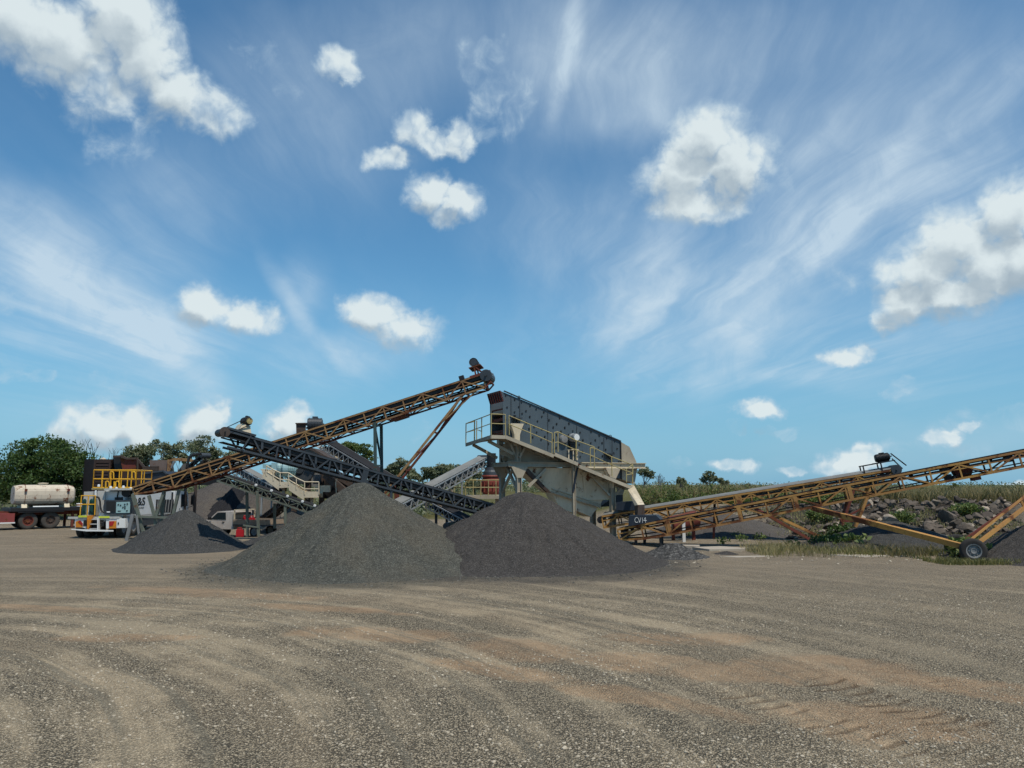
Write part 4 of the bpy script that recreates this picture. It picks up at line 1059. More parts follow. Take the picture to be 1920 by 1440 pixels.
# posts above the beams up to the walkway / spring seats
for w in (0, 2.05):
    p = Z3(600, 610) + sW * w; MB().ibeam(drop(p, zb1), drop(p, Z3(600, 590).z), .2, .2, sU).tobj('upper_post', M['cream_d'], rT)
for k, (x, yt, yb) in enumerate(((592, 430, 580), (1400, 815, 890))):
    for w in (-.02, 2.0):
        p = Z3(x, yt) + sW * w; q = Z3(x, yb + (40 if k == 0 else 60)) + sW * w
        sgn = .36; mb = MB()
        if k == 0: mb.loft([[p - sU * sgn, p + sU * sgn, p + sU * sgn + sW * .3, p - sU * sgn + sW * .3], [p - sU * .15 - UP * .55, p + sU * .15 - UP * .55, p + sU * .15 - UP * .55 + sW * .26, p - sU * .15 - UP * .55 + sW * .26], [q - sU * .14, q + sU * .14, q + sU * .14 + sW * .26, q - sU * .14 + sW * .26]][::-1])
        else:
            mb.beam(p, q + V(0, 0, -.2), .18, .2, sW)
            for s_ in (-1, 1): mb.prism([p + sU * s_ * .1, p + sU * s_ * .42, p + sU * s_ * .42 - UP * .06, q + sU * s_ * .1], sW * .1)
        mb.tobj('spring_seat', M['cream'], rT)
mb = MB(); m1 = Z3(1060, 770)
mb.ibeam(drop(m1 - sW * .2), drop(m1 - sW * .2, Z3(1060, 770).z), .16, .16, sU); mb.tobj('slim_post', M['cream_d'], rT)
MB().tube(Z3(1112, 800, -.35), Z3(1070, 1025, -.35), .05, 8).tobj('dark_strut', M['navy'], rT)
each('knee_brace', M['cream_d'], rT, [(Z3(836, 818, .02), Z3(690, 972, .02), .13, .13, sW), (Z3(1222, 872, .02), Z3(1388, 1050, .02), .10, .10, sW), (Z3(1430, 1045, 0), Z3(1482, 985, -.25), .1, .1, sW),
    (Z3(665, 625, -.05), Z3(612, 722, -.05), .1, .1, sW), (Z3(535, 610, .1), Z3(590, 730, .05), .1), (Z3(345, 580, .3), Z3(560, 695, .1), .14, .14, sW),
    (Z3(470, 740, 1.5), Z3(560, 690, 1.4), .2, .2, sW), (Z3(215, 612, 2.0), Z3(420, 725, 2.0), .14, .14, sW)])
# under pan and hopper
mb = MB(); mb.prism([Z3(x, y, w0 + .06) for x, y in ((575, 590), (640, 610), (1110, 790), (1000, 800), (650, 752), (580, 752))], sW * 1.5); mb.tobj('under_pan', M['cream_d'], rT)
hz = Z3(700, 818, .2).z
tl, tr = Z3(655, 803, .15), Z3(1395, 820, .15)
bl, br = Z3(882, 1016, .45), Z3(1305, 1146, .45)
mid = Z3(1392, 1078, .18)
far_ = sW * 1.75; farb = sW * 1.15
hop = MB()
rings = [[tl, tr, tr + far_, tl + far_], [bl, br, br + farb, bl + farb]]
hop.loft(rings[::-1])
hop.loft([[Z3(1150, 835, .13), Z3(1400, 835, .13), Z3(1400, 835, 1.9), Z3(1150, 835, 1.9)], [br - sU * .9 + UP * .35, mid, mid + sW * 1.6, br - sU * .9 + farb + UP * .35]][::-1])
h_ = hop.tobj('hopper', M['cream'], rT)
mb = MB(); mb.beam(bl - sW * .03, br - sW * .03, .07, .10, UP); mb.beam(bl - sW * .05 + UP * .16, br - sW * .05 + UP * .13, .03, .03, UP)
for k in range(11): p = bl.lerp(br, (k + .5) / 11) - sW * .06; mb.tube(p, p - sW * .04, .035, 6)
mb.tobj('hopper_flange', M['cream_d'], h_)
mb = MB(); mb.prism([Z3(640, 818, .0), Z3(690, 818, .0), Z3(885, 1025, .1), Z3(850, 1020, .1)], sW * .2); mb.tobj('edge_channel', M['brown'], h_)
lowp = [(1080, 1085), (1285, 1150), (1240, 1205), (1225, 1230), (1090, 1170)]
MB().prism([Z3(x, y, .55) for x, y in lowp], sW * .9).tobj('outlet_chute', M['cream'], rT)
lowq = [(890, 1020), (1080, 1085), (1090, 1200), (960, 1160)]
MB().prism([Z3(x, y, .6) for x, y in lowq], sW * .8).tobj('outlet_chute', M['cream'], rT)
MB().prism([Z3(x, y, .9) for x, y in ((1385, 1085), (1390, 1140), (1300, 1145))], sW * .6).tobj('rubber_flap', M['black'], rT)
# right end: chute leg with sunlit slanted top, dark drop boxes
def chute():
    up = [P(1176, 916.5, 40.6), P(1182.5, 917.5, 40.1), P(1189, 910, 40.6), P(1184, 909, 41.1)]
    mid_ = [P(1190, 948, 36.9), P(1196, 946.7, 36.25), P(1208.5, 946, 36.4), P(1204, 945, 37.0)]
    low = [P(1190, 968, 36.9), P(1195.5, 969, 36.25), P(1209, 968, 36.4), P(1205, 967, 37.0)]
    MB().loft([up, mid_]).tobj('sloping_chute', M['cream'], rT); MB().loft([mid_, low]).tobj('drop_box', M['brown'], rT)
chute()
mb = MB(); mb.prism([SPp(1156, 927, 1.0), SPp(1168, 927, 1.0), SPp(1168, 943, 1.0), SPp(1156, 943, 1.0)], sW * .5); mb.tobj('drop_box', M['navy'], rT)
mb = MB(); mb.loft([[SPp(1155, 912, .8), SPp(1172, 914, .8), SPp(1172, 914, 1.6), SPp(1155, 912, 1.6)], [SPp(1157, 928, .95), SPp(1168, 928, .95), SPp(1168, 928, 1.5), SPp(1157, 928, 1.5)]][::-1]); mb.tobj('drop_box', M['cream_d'], rT)
# --- walkways
WN, WF = -.62, .26
def flight(x0, y0, x1, y1, name='walkway', wf=WF):
    a, b = Z3(x0, y0, WN), Z3(x1, y1, WN); D = sW * (wf - WN)
    mb = MB(); mb.hexa([a - UP * .05, b - UP * .05, b + D - UP * .05, a + D - UP * .05, a, b, b + D, a + D])
    for d in (V(0, 0, 0), D): mb.beam(a + d - UP * .07 - sW * .01, b + d - UP * .07 - sW * .01, .05, .17, UP)
    n = max(2, int((b - a).length / .6))
    for k in range(n + 1): p = a.lerp(b, k / n) - UP * .09; mb.beam(p + sW * .03, p + D - sW * .03, .05, .06, UP)
    return mb.tobj(name, M['cream_d'], rT)
def railing(tops, bots, par, mid=.5, r=.026, w=WN, mat='rail_y', pm=None):
    mb = MB(); T = [Z3(x, y, pm[i] if pm else w) for i, (x, y) in enumerate(tops)]; B = [Z3(x, y, pm[i] if pm else w) for i, (x, y) in enumerate(bots)]
    for a, b in zip(T, B): mb.tube(a, b, r, 8)
    for (a, b), (c, d) in zip(zip(T, B), zip(T[1:], B[1:])): mb.tube(a, c, r, 8); mb.tube(a.lerp(b, mid), c.lerp(d, mid), r * .85, 8)
    return mb.tobj('railing', M[mat], par)
f1 = flight(492, 533, 905, 698); railing([(522, 362), (707, 440), (893, 515)], [(525, 528), (709, 600), (890, 690)], f1, .45)
f2 = flight(912, 682, 1112, 768); railing([(911, 508), (942, 502), (1098, 575), (1253, 632)], [(912, 682), (943, 675), (1098, 740), (1255, 795)], f2, .5)
f3 = flight(1125, 786, 1592, 978); railing([(1218, 640), (1253, 640), (1402, 715), (1585, 785)], [(1222, 795), (1255, 822), (1406, 885), (1582, 955)], f3, .42)
railing([(1528, 820), (1582, 785)], [(1530, 935), (1582, 955)], f3, .45)
# motor stand on the walkway
mb = MB()
for x in (1035, 1075, 1108):
    for w in (-.45, -.05): mb.beam(Z3(x, 655, w), Z3(x, 745, w), .06)
mb.box(Z3(1070, 655, -.25), (.42, .5, .05), (sU, sW, UP)); mb.tobj('motor_stand', M['cream'], rT)
# left end platform
pa, pb, pc, pd = Z3(492, 533, WN), Z3(370, 530, WN), None, None
zp = pa.z
pc = SPp(873.5, 833, 2.55); pd = pa + sW * (2.55 - WN)
pb = drop(pb, zp)
mb = MB()
top = [pa, pb, V(pc.x, pc.y, pc.z + .05), drop(pd, zp)]
mb.hexa([p - UP * .06 for p in top[::-1]] + top[::-1])
for a, b in zip(top, top[1:] + top[:1]): mb.beam(a - UP * .08, b - UP * .08, .05, .17, UP)
for k in range(1, 5): f = k / 5; mb.beam(top[1].lerp(top[2], f) - UP * .1, top[0].lerp(top[3], f) - UP * .1, .07, .1, UP)
pf = mb.tobj('platform', M['cream_d'], rT)
mb = MB(); h1 = UP * 1.02
P_ = [top[1].lerp(top[2], f) for f in (0, .36, .64, 1)]
for p in P_: mb.tube(p, p + h1, .026, 8)
mb.tube(P_[0] + h1, P_[-1] + h1, .026, 8); mb.tube(P_[0] + h1 * .55, P_[-1] + h1 * .55, .022, 8)
mb.tube(top[0], top[0] + h1, .026, 8); mb.tube(P_[0] + h1, top[0] + h1, .026, 8); mb.tube(P_[0] + h1 * .55, top[0] + h1 * .55, .022, 8)
e = P_[-1]; g2 = e.lerp(top[3], .55); mb.tube(e + h1, g2 + h1, .026, 8); mb.tube(e + h1 * .55, g2 + h1 * .55, .022, 8); mb.tube(g2, g2 + h1, .026, 8); mb.tube(e.lerp(top[3], .7), e.lerp(top[3], .7) + h1, .026, 8); mb.tube(e.lerp(top[3], .7) + h1 * .55, top[3] + h1 * .4, .02, 8)
mb.tobj('railing', M['rail_y'], pf)
# chutes and framing under the platform
mb = MB(); mb.loft([[Z3(500, 560, .4), Z3(610, 600, .4), Z3(610, 600, 1.8), Z3(500, 560, 1.8)], [Z3(440, 690, .9), Z3(560, 740, .6), Z3(560, 740, 1.6), Z3(440, 690, 1.6)]][::-1]); mb.tobj('under_chute', M['cream_d'], rT)

# ------------------------------------------------------------------ plant at the back, left and centre
def L8(x, y, Y): return P(120 + x / 8, 840 + y / 8, Y)
def Q8(x, y, Y): return P(480 + x / 8, 760 + y / 8, Y)
YV = V(0, 1, 0)
# retaining wall of stacked dark planks
M['wallbrown'] = paint('dark_timber_brown', (.05, .031, .027, 1), (.03, .021, .019, 1), (.08, .04, .028, 1), .2, .85)
rw = thing('retaining_wall', 'dark brown ribbed retaining wall beside the dense green tree', 'wall', L8(520, 620, 58))
mb = MB(); a, b = L8(310, 165, 60), L8(470, 170, 57.5); mb.prism([drop(a), drop(b), b, a], YV * 3); mb.tobj('side_wall', M['wallbrown'], rw)
mb = MB(); a, b = L8(470, 170, 57.4), L8(720, 168, 57.4); mb.prism([drop(a), drop(b), b, a], YV * 3); w_ = mb.tobj('front_wall', M['wallbrown'], rw)
mb = MB()
z = .3
while z < a.z: mb.beam(V(a.x, a.y - .04, z), V(b.x, a.y - .04, z), .10, .16); z += .24
for x in (a.x + .06, b.x - .06): mb.beam(V(x, a.y - .1, 0), V(x, a.y - .1, a.z), .12, .14, YV)
mb.tobj('planking', M['wallbrown'], w_)
tag(stones('rubble', 60, (a.x - 1.5, b.x + .4), (57.6, 60), .15, .38, M['stone'], 5, 1, zf=lambda x, y: np.full(len(x), a.z - .05)), kind='stuff')
a2, b2 = L8(722, 335, 57.6), L8(1168, 345, 57.6); MB().prism([drop(a2), drop(b2), b2, a2], YV * 2.5).tobj('front_wall', M['wallbrown'], rw)
# red feed hopper with dark throat
fh = thing('feed_hopper', 'dark red tipping hopper on top of the brown retaining wall', 'hopper', L8(1000, 340, 57))
MB().loft([[L8(738, 128, 57), L8(860, 122, 57), L8(860, 122, 60), L8(738, 128, 60)], [L8(760, 345, 57), L8(880, 345, 57), L8(880, 345, 60), L8(760, 345, 60)]][::-1]).tobj('throat', M['black'], fh)
MB().prism([L8(x, y, 56.8) for x, y in ((838, 150), (1090, 158), (1200, 295), (1110, 345), (885, 345))], YV * .12).tobj('side_plate', M['redrust'], fh)
MB().prism([L8(x, y, 59.5) for x, y in ((838, 150), (1090, 158), (1200, 295), (1110, 345), (885, 345))], YV * .12).tobj('side_plate', M['redrust'], fh)
mb = MB()
for pa, pb in zip([(740, 128), (860, 122), (938, 158), (1090, 156), (1208, 292)], [(860, 122), (938, 158), (1090, 156), (1208, 292), (1250, 300)]): mb.beam(L8(*pa, 56.7), L8(*pb, 56.7), .14, .12, YV)
mb.tobj('rim', M['brown'], fh)
MB().beam(L8(1106, 190, 56.6), L8(1106, 345, 56.6), .1, .1, YV).tobj('stiffener', M['brown'], fh)
# brown panel wall and grey slat panel
pw = thing('panel_wall', 'plain taupe steel wall panel right of the red hopper', 'wall', L8(1420, 500, 56))
MB().prism([L8(x, y, 56) for x, y in ((1285, 182), (1568, 180), (1562, 700), (1285, 700))], YV * .15).tobj('panel', paint('taupe_panel', (.17, .125, .105, 1), (.12, .09, .08, 1), RUST, .2, .8), pw)
mb = MB(); mb.prism([L8(x, y, 55.6) for x, y in ((1180, 275), (1408, 270), (1405, 380), (1170, 392))], YV * .2)
for k in range(5): mb.beam(L8(1180, 288 + k * 20, 55.55), L8(1406, 284 + k * 20, 55.55), .05, .07)
mb.tobj('slat_panel', M['brown'], pw)
MB().beam(L8(1568, 170, 55.9), L8(1560, 380, 55.9), .10, .1, YV).tobj('edge_post', M['orange'], pw)
# dark steel bin
db = thing('steel_bin', 'black steel bin with slanted end behind the yellow truck railing', 'bin', L8(1350, 500, 53))
MB().prism([L8(x, y, 52) for x, y in ((1170, 388), (1490, 346), (1545, 392), (1500, 430), (1182, 560))], YV * 2.2).tobj('bin_body', M['navy'], db)
mb = MB(); mb.beam(L8(1170, 386, 51.95), L8(1490, 344, 51.95), .1, .1); mb.beam(L8(1490, 344, 51.95), L8(1545, 390, 51.95), .1, .1); mb.tobj('rim', M['dsteel'], db)
for x in (1200, 1460): MB().beam(L8(x, 420, 52.2), drop(L8(x, 420, 52.2)), .16, .16, YV).tobj('leg', M['dsteel'], db)
# excavator
ex_ = thing('excavator', 'orange excavator with arched boom partly hidden behind the ochre conveyor', 'excavator', drop(L8(1800, 300, 62), 1.2))
MB().path([], .1)
mb = MB()
bp_ = [(1585, 240), (1600, 190), (1660, 172), (1760, 172), (1850, 180), (1930, 195)]
rings = []
for i, (x, y) in enumerate(bp_):
    c = L8(x, y, 62); h_ = (.16, .20, .22, .24, .24, .22)[i]
    rings.append([c + V(0, -.2, -h_ / 2), c + V(0, .2, -h_ / 2), c + V(0, .2, h_ / 2), c + V(0, -.2, h_ / 2)])
mb.loft(rings); mb.tobj('boom', M['orange'], ex_)
MB().beam(L8(1590, 215, 62), L8(1618, 380, 62), .28, .35, YV).tobj('dipper_arm', M['orange'], ex_)
MB().tube(L8(1660, 195, 61.7), L8(1610, 300, 61.7), .09, 8).tobj('ram', M['grey'], ex_)
MB().box(L8(2040, 420, 62.3), (2.6, 2.4, 1.0)).tobj('body', M['orange'], ex_)
MB().box(L8(2010, 400, 61.2), (1.0, 1.0, 1.2)).tobj('cab', M['glass'], ex_)
MB().prism([L8(1600, 370, 61.5), L8(1650, 380, 61.5), L8(1650, 430, 61.5), L8(1580, 430, 61.5)], YV * 1.2).tobj('bucket', M['brown'], ex_)
for s_ in (-1.1, 1.1):
    c = L8(2040, 500, 62.3) + V(0, s_, 0); MB().prism([c + V(-1.7, -.25, -.3), c + V(1.7, -.25, -.3), c + V(2.0, -.25, .1), c + V(1.7, -.25, .45), c + V(-1.7, -.25, .45), c + V(-2.0, -.25, .1)], V(0, .5, 0)).tobj('track', M['black'], ex_)
# short dark conveyor head poking up
pc_ = thing('belt_conveyor', 'short dark conveyor head poking up between the excavator and the ochre conveyor', 'conveyor', drop(P(360, 880, 50)), 'conveyors of the crushing plant')
T_, H_e = P(338, 885, 50.5), P(377, 852, 49)
cD = Conv(T_, H_e, .5)
mb = MB(); belt_mb(cD, 0, cD.L, lambda t: .5, trough=.05).tobj('belt', M['belt'], pc_)
mb = MB(); truss(mb, cD, 0, lambda t: .5, 0, cD.L, 4, 'alt', .1, .07); mb.tobj('near_truss', M['black'], pc_)
drum_mb(cD, cD.L + .05, -.1, .16, .03).tobj('head_drum', M['dsteel'], pc_)
MB().path([P(351, 877, 48.9), P(354, 858, 48.9), P(362, 853, 48.9), P(375, 851, 48.9)], .09, 8).tobj('hoop_rail', M['black'], pc_)
MB().tube(P(344, 886, 49.5), P(350, 878, 49), .34, 16).tobj('tail_drum', M['black'], pc_)
for w in (.1, .8): q = cD.p(.4, -.5, w); MB().beam(q, drop(q), .15, .15, YV).tobj('leg', M['brown'], pc_)

# ---- crusher house with stairway
ch = thing('crusher_house', 'grey crusher house with cream stairway, flywheel and pale motor behind the crossing conveyors', 'building', drop(Q8(800, 900, 52)))
MB().prism([Q8(x, y, 52) for x, y in ((560, 660), (840, 650), (1010, 800), (1010, 1260), (560, 1150))], YV * 3.5).tobj('body', M['grey'], ch)
MB().prism([Q8(x, y, 51.6) for x, y in ((700, 640), (850, 640), (1100, 790), (1060, 800), (830, 672))], YV * 4).tobj('roof_plate', M['brown'], ch)
mb = MB(); mb.beam(Q8(830, 560, 50.5), Q8(1290, 815, 50.5), .10, .16); mb.tobj('roof_edge', M['cream'], ch)
for x, y in ((745, 500), (785, 548), (875, 575), (950, 615), (1010, 655), (1075, 690)): MB().box(Q8(x, y, 49.9), (.22, .3, .16)).tobj('roof_bracket', M['white'], ch)
fw = MB().lathe(Q8(655, 955, 51.3), [(.1, -.12), (.3, -.12), (.34, -.05), (.78, -.05), (.8, -.14), (.98, -.14), (.98, .25), (.2, .25)], YV, 28).tobj('flywheel', M['dsteel'], ch)
mo = motor_mb(Q8(455, 945, 50.2), V(.95, .3, 0).normalized(), .50, 1.1).tobj('drive_motor', M['teal'], ch)
MB().lathe(Q8(405, 945, 49.9), [(.1, -.05), (.52, -.05), (.54, .0), (.54, .3), (.2, .3)], V(.95, .3, 0), 24).tobj('fan_cowl', M['teal'], mo)
for (x0, y0, x1, y1, m_) in ((230, 860, 330, 960, 'teal'), (100, 880, 200, 950, 'teal'), (270, 800, 350, 850, 'teal')):
    MB().prism([Q8(x0, y0, 51.2), Q8(x1, y0 + 10, 51.2), Q8(x1 - 10, y1, 51.2), Q8(x0, y1 - 8, 51.2)], YV * .8).tobj('drive_guard', M[m_], ch)
hb = MB().loft([[Q8(600, 275, 53), Q8(750, 270, 53), Q8(750, 270, 54.4), Q8(600, 275, 54.4)], [Q8(606, 480, 53), Q8(745, 480, 53), Q8(745, 480, 54.4), Q8(606, 480, 54.4)]][::-1]).tobj('feed_box', M['brown'], ch)
MB().prism([Q8(590, 263, 52.9), Q8(760, 260, 52.9), Q8(760, 278, 52.9), Q8(590, 280, 52.9)], YV * 1.6).tobj('rim', M['brown'], hb)
mo2 = motor_mb(Q8(885, 280, 52.5), V(1, .2, 0), .42, .9).tobj('top_motor', M['dsteel'], ch)
each('motor_arm', M['dsteel'], ch, [(Q8(755, 275, 52.5), Q8(880, 330, 52.5), .1, .1, YV), (Q8(755, 340, 52.5), Q8(930, 320, 52.5), .12, .12, YV), (Q8(780, 420, 52.6), Q8(900, 330, 52.6), .12, .12, YV)])
each('house_post', M['brown'], ch, [(Q8(x, 1000, 51.5), drop(Q8(x, 1000, 51.5)), .3, .3, YV) for x in (590, 790, 1000)])
each('chute_beam', M['brown'], ch, [(Q8(1040, 1040, 51), Q8(1380, 1340, 51), .45, .5, YV), (Q8(1200, 1030, 51.5), Q8(1450, 1180, 51.5), .5, .4, YV)])
MB().prism([Q8(x, y, 51.8) for x, y in ((1010, 980), (1180, 1010), (1480, 1200), (1330, 1400), (1020, 1400))], YV * 2).tobj('dark_chute', M['black'], ch)
MB().prism([Q8(x, y, 50.9) for x, y in ((1080, 1330), (1150, 1270), (1300, 1330), (1280, 1480), (1070, 1480))], YV * 1).tobj('lower_chute', M['brown'], ch)
MB().beam(Q8(900, 1250, 50.6), Q8(1115, 1250, 50.6), .3, .42).tobj('platform_beam', M['cream'], ch)
MB().box(Q8(920, 1110, 50.9), (.45, .4, .6)).tobj('switch_box', M['dsteel'], ch)
MB().lathe(Q8(1235, 1050, 50), [(.04, -.2), (.2, -.16), (.22, 0), (.1, .08)], V(.3, -.8, -.4), 16).tobj('flood_lamp', M['white'], ch)
MB().path([Q8(1040, 1000, 50.3), Q8(1100, 1080, 50.3), Q8(1170, 1110, 50.3), Q8(1225, 1060, 50.3)], .02, 6).tobj('lamp_cable', M['black'], ch)
MB().path([Q8(1205, 1320, 50.2), Q8(1195, 1160, 50.2), Q8(1225, 1070, 50.2)], .03, 6).tobj('lamp_post', M['cream'], ch)
stw = [(60, 950), (145, 1085), (345, 1222), (490, 1215), (720, 1362), (940, 1362)]
Y0 = 49.4
sw_ = bpy.data.objects.new('stairway', None); sw_.location = drop(Q8(500, 1200, Y0)) - parent_origin(ch); COL.objects.link(sw_); sw_.parent = ch
mb = MB()
tops = [Q8(60, 950, Y0), Q8(360, 990, Y0)]
segs = [((100, 985), (345, 1175)), ((345, 1178), (495, 1172)), ((495, 1174), (722, 1320)), ((722, 1322), (942, 1322))]
for (a_, b_) in segs:
    a, b = Q8(*a_, Y0), Q8(*b_, Y0); sl = abs(b.z - a.z) > .5
    hgt = .42 if sl else .26
    for dy in (0, 1.0): MB().prism([a + UP * .12 + YV * dy, b + UP * .12 + YV * dy, b - UP * hgt + YV * dy, a - UP * hgt + YV * dy], V(0, .05, 0)).tobj('stringer', M['cream'], sw_)
mb = MB()
for (a_, b_) in segs:
    a, b = Q8(*a_, Y0 + .05), Q8(*b_, Y0 + .05)
    if abs(b.z - a.z) > .5:
        k = 7
        for i in range(k): p = a.lerp(b, (i + .5) / k); mb.box(p + YV * .475 - UP * .05, (.28, .94, .04))
    else: mb.hexa([a - UP * .05, b - UP * .05, b + YV * .95 - UP * .05, a + YV * .95 - UP * .05, a, b, b + YV * .95, a + YV * .95])
mb.tobj('tread', M['cream'], sw_)
for dy in (0, .98):
    mb = MB(); tp = [(155, 905, 1080), (260, 965, 1150), (362, 1012, 1215), (490, 1014, 1215), (605, 1090, 1285), (728, 1148, 1360), (942, 1150, 1360)]
    for (x, yt, yb) in tp: mb.tube(Q8(x, yt, Y0 + dy), Q8(x, yb - 20, Y0 + dy), .035, 8)
    for (x, yt, yb), (x2, yt2, yb2) in zip(tp, tp[1:]):
        mb.tube(Q8(x, yt, Y0 + dy), Q8(x2, yt2, Y0 + dy), .04, 8); mb.tube(Q8(x, (yt + yb) / 2, Y0 + dy), Q8(x2, (yt2 + yb2) / 2, Y0 + dy), .032, 8)
    mb.tobj('handrail', M['cream'], sw_)
MB().prism([Q8(x, y, 50.5) for x, y in ((60, 950), (370, 975), (410, 1100), (350, 1120), (150, 1070))], YV * .1).tobj('side_sheet', M['cream'], sw_)
each('stair_post', M['cream_d'], sw_, [(Q8(x, y, Y0 + .5), drop(Q8(x, y, Y0 + .5)), .16, .16, YV) for x, y in ((420, 1240), (840, 1370))])

# ---- red cone crusher on its railed platform behind the tower
cc = thing('cone_crusher', 'red cone crusher with dark dome on a railed platform behind the tower legs', 'crusher', drop(P(921, 930, 50)))
c0 = P(921, 921, 50)
MB().lathe(c0, [(.5, -.2), (.62, 0), (.60, .35), (.66, .4), (.66, .62), (.60, .66), (.56, .7), (.2, .7)], UP, 28).tobj('lower_shell', M['crush_red'], cc)
MB().lathe(c0 + UP * .66, [(.1, .0), (.62, 0), (.62, .10), (.56, .14), (.56, .24), (.64, .28), (.6, .36), (.2, .36)], UP, 28).tobj('bowl', M['crush_red'], cc)
MB().lathe(c0 + UP * 1.02, [(.1, 0), (.55, 0), (.52, .2), (.42, .32), (.38, .5), (.12, .5)], UP, 24).tobj('dome', M['dsteel'], cc)
MB().lathe(c0 + UP * 1.52, [(.05, 0), (.28, 0), (.3, .9), (.1, .9)], UP, 20).tobj('feed_chute', M['black'], cc)
for k in range(14):
    a = 2 * math.pi * k / 14; q = c0 + V(math.cos(a) * .68, math.sin(a) * .68, -.05); MB().tube(q, q + UP * .62, .05, 8).tobj('spring', M['crush_red'], cc)
pl_ = MB(); a, b = P(846, 926, 49), P(944, 934, 48); za = P(900, 929, 49).z
pl_.hexa([V(a.x, 48.2, za - .2), V(b.x, 48.2, za - .2), V(b.x, 52, za - .2), V(a.x, 52, za - .2), V(a.x, 48.2, za), V(b.x, 48.2, za), V(b.x, 52, za), V(a.x, 52, za)])
po_ = pl_.tobj('platform', M['cream_d'], cc)
mb = MB(); n_ = 8
for k in range(n_): x = a.x + (b.x - a.x) * k / (n_ - 1); mb.tube(V(x, 48.25, za), V(x, 48.25, za + .95), .03, 8)
for h_ in (.5, .95): mb.tube(V(a.x, 48.25, za + h_), V(b.x, 48.25, za + h_), .032, 8)
mb.tobj('railing', M['rail_y'], po_)
mb = MB()
for k in range(n_): x = a.x + (b.x - a.x) * k / (n_ - 1); mb.tube(V(x, 51.9, za), V(x, 51.9, za + .95), .03, 8)
for h_ in (.5, .95): mb.tube(V(a.x, 51.9, za + h_), V(b.x, 51.9, za + h_), .032, 8)
mb.tobj('railing', M['rail_y'], po_)
each('platform_leg', M['cream_d'], cc, [(V(x, y, za - .2), V(x, y, -.05), .25, .25, YV) for x in (a.x + .4, b.x - .4) for y in (48.6, 51.6)])
# low clutter behind the black conveyor: red feeder, sand coloured gearbox
rf = thing('vibrating_feeder', 'small dark red feeder showing above the right side of the tallest heap', 'feeder', drop(P(745, 930, 44)))
MB().loft([[P(738, 919, 44), P(749, 922, 44), P(749, 922, 45.5), P(738, 919, 45.5)], [P(740, 940, 44), P(748, 940, 44), P(748, 940, 45.2), P(740, 940, 45.2)]][::-1]).tobj('trough', M['redrust'], rf)
each('leg', M['dsteel'], rf, [(P(741, 940, 44.3), drop(P(741, 940, 44.3)), .12, .12, YV), (P(747, 940, 45), drop(P(747, 940, 45)), .12, .12, YV)])
gb = thing('gearbox', 'sand coloured gearbox under the black conveyor between the two tall heaps', 'gearbox', drop(P(826, 950, 43)))
MB().prism([P(818, 947, 43), P(826, 943, 43), P(834, 948, 43), P(830, 956, 43), P(820, 955, 43)], YV * .6).tobj('casing', M['wood'], gb)
MB().tube(P(832, 950, 42.9), P(842, 951, 43.2), .16, 14).tobj('motor', M['dsteel'], gb)
each('frame', M['dsteel'], gb, [(P(818, 956, 43.2), drop(P(818, 956, 43.2)), .14, .14, YV), (P(838, 956, 43.2), drop(P(838, 956, 43.2)), .14, .14, YV)])
un = thing('under_screen_conveyor', 'low grey conveyor frame lying between the two tall heaps', 'conveyor', drop(P(860, 960, 42)), 'conveyors of the crushing plant')
cU = Conv(P(800, 938, 43.5), P(884, 982, 40.5), .8)
mb = MB(); truss(mb, cU, 0, lambda t: .4, 0, cU.L, 9, 'lat', .06, .04); mb.tobj('near_truss', M['gsteel'], un)
mb = MB(); truss(mb, cU, .8, lambda t: .4, 0, cU.L, 9, 'lat', .06, .04); mb.tobj('far_truss', M['gsteel'], un)
belt_mb(cU, 0, cU.L, lambda t: .4, trough=.1).tobj('belt', M['belt'], un)
simple_conv('flat dark green conveyor skirt at the foot of the two tall heaps', P(838, 982, 38.8), P(930, 966, 38.2), .8, .3, 6, M['green'], M['belt'], cs=.08)

# ---- far stockpiles behind the ute
fp = pile('gravel_pile', 'large brown grey stockpile behind the small ute, left slope beside the truck cab', P(412, 905, 58).x, 58, 6.2, P(412, 900, 58).z - gz1(-22, 58), M['pile_d'], seed=41, n=120, lump=.03, round_=.06)
pile('gravel_pile', 'dark damp tongue of gravel running down the brown stockpile behind the ute', P(428, 905, 55).x, 56.6, 4.3, P(428, 903, 56.6).z - gz1(-20.5, 56.6) - .1, M['pile_w'], seed=43, n=90, lump=.03, sx=.5)
pile('gravel_pile', 'brown grey stockpile under the low conveyor right of the damp tongue', P(480, 905, 56).x, 57, 4.6, P(480, 912, 57).z - gz1(-19, 57), M['pile_d'], seed=45, n=90, lump=.03)
pile('gravel_pile', 'small grey gravel heap beneath the low conveyor right of the ute tray', P(548, 970, 50).x, 50, 2.0, P(548, 955, 50).z - gz1(-14, 50), M['pile_c'], seed=47, n=70, lump=.03)

# ------------------------------------------------------------------ vehicles
M['paleplate'] = paint('pale_grey_panel', (.46, .45, .42, 1), (.38, .37, .34, 1), None, rough=.5)
M['letter'] = paint('black_vinyl', (.01, .01, .012, 1), None, None, rough=.5, streak=False)
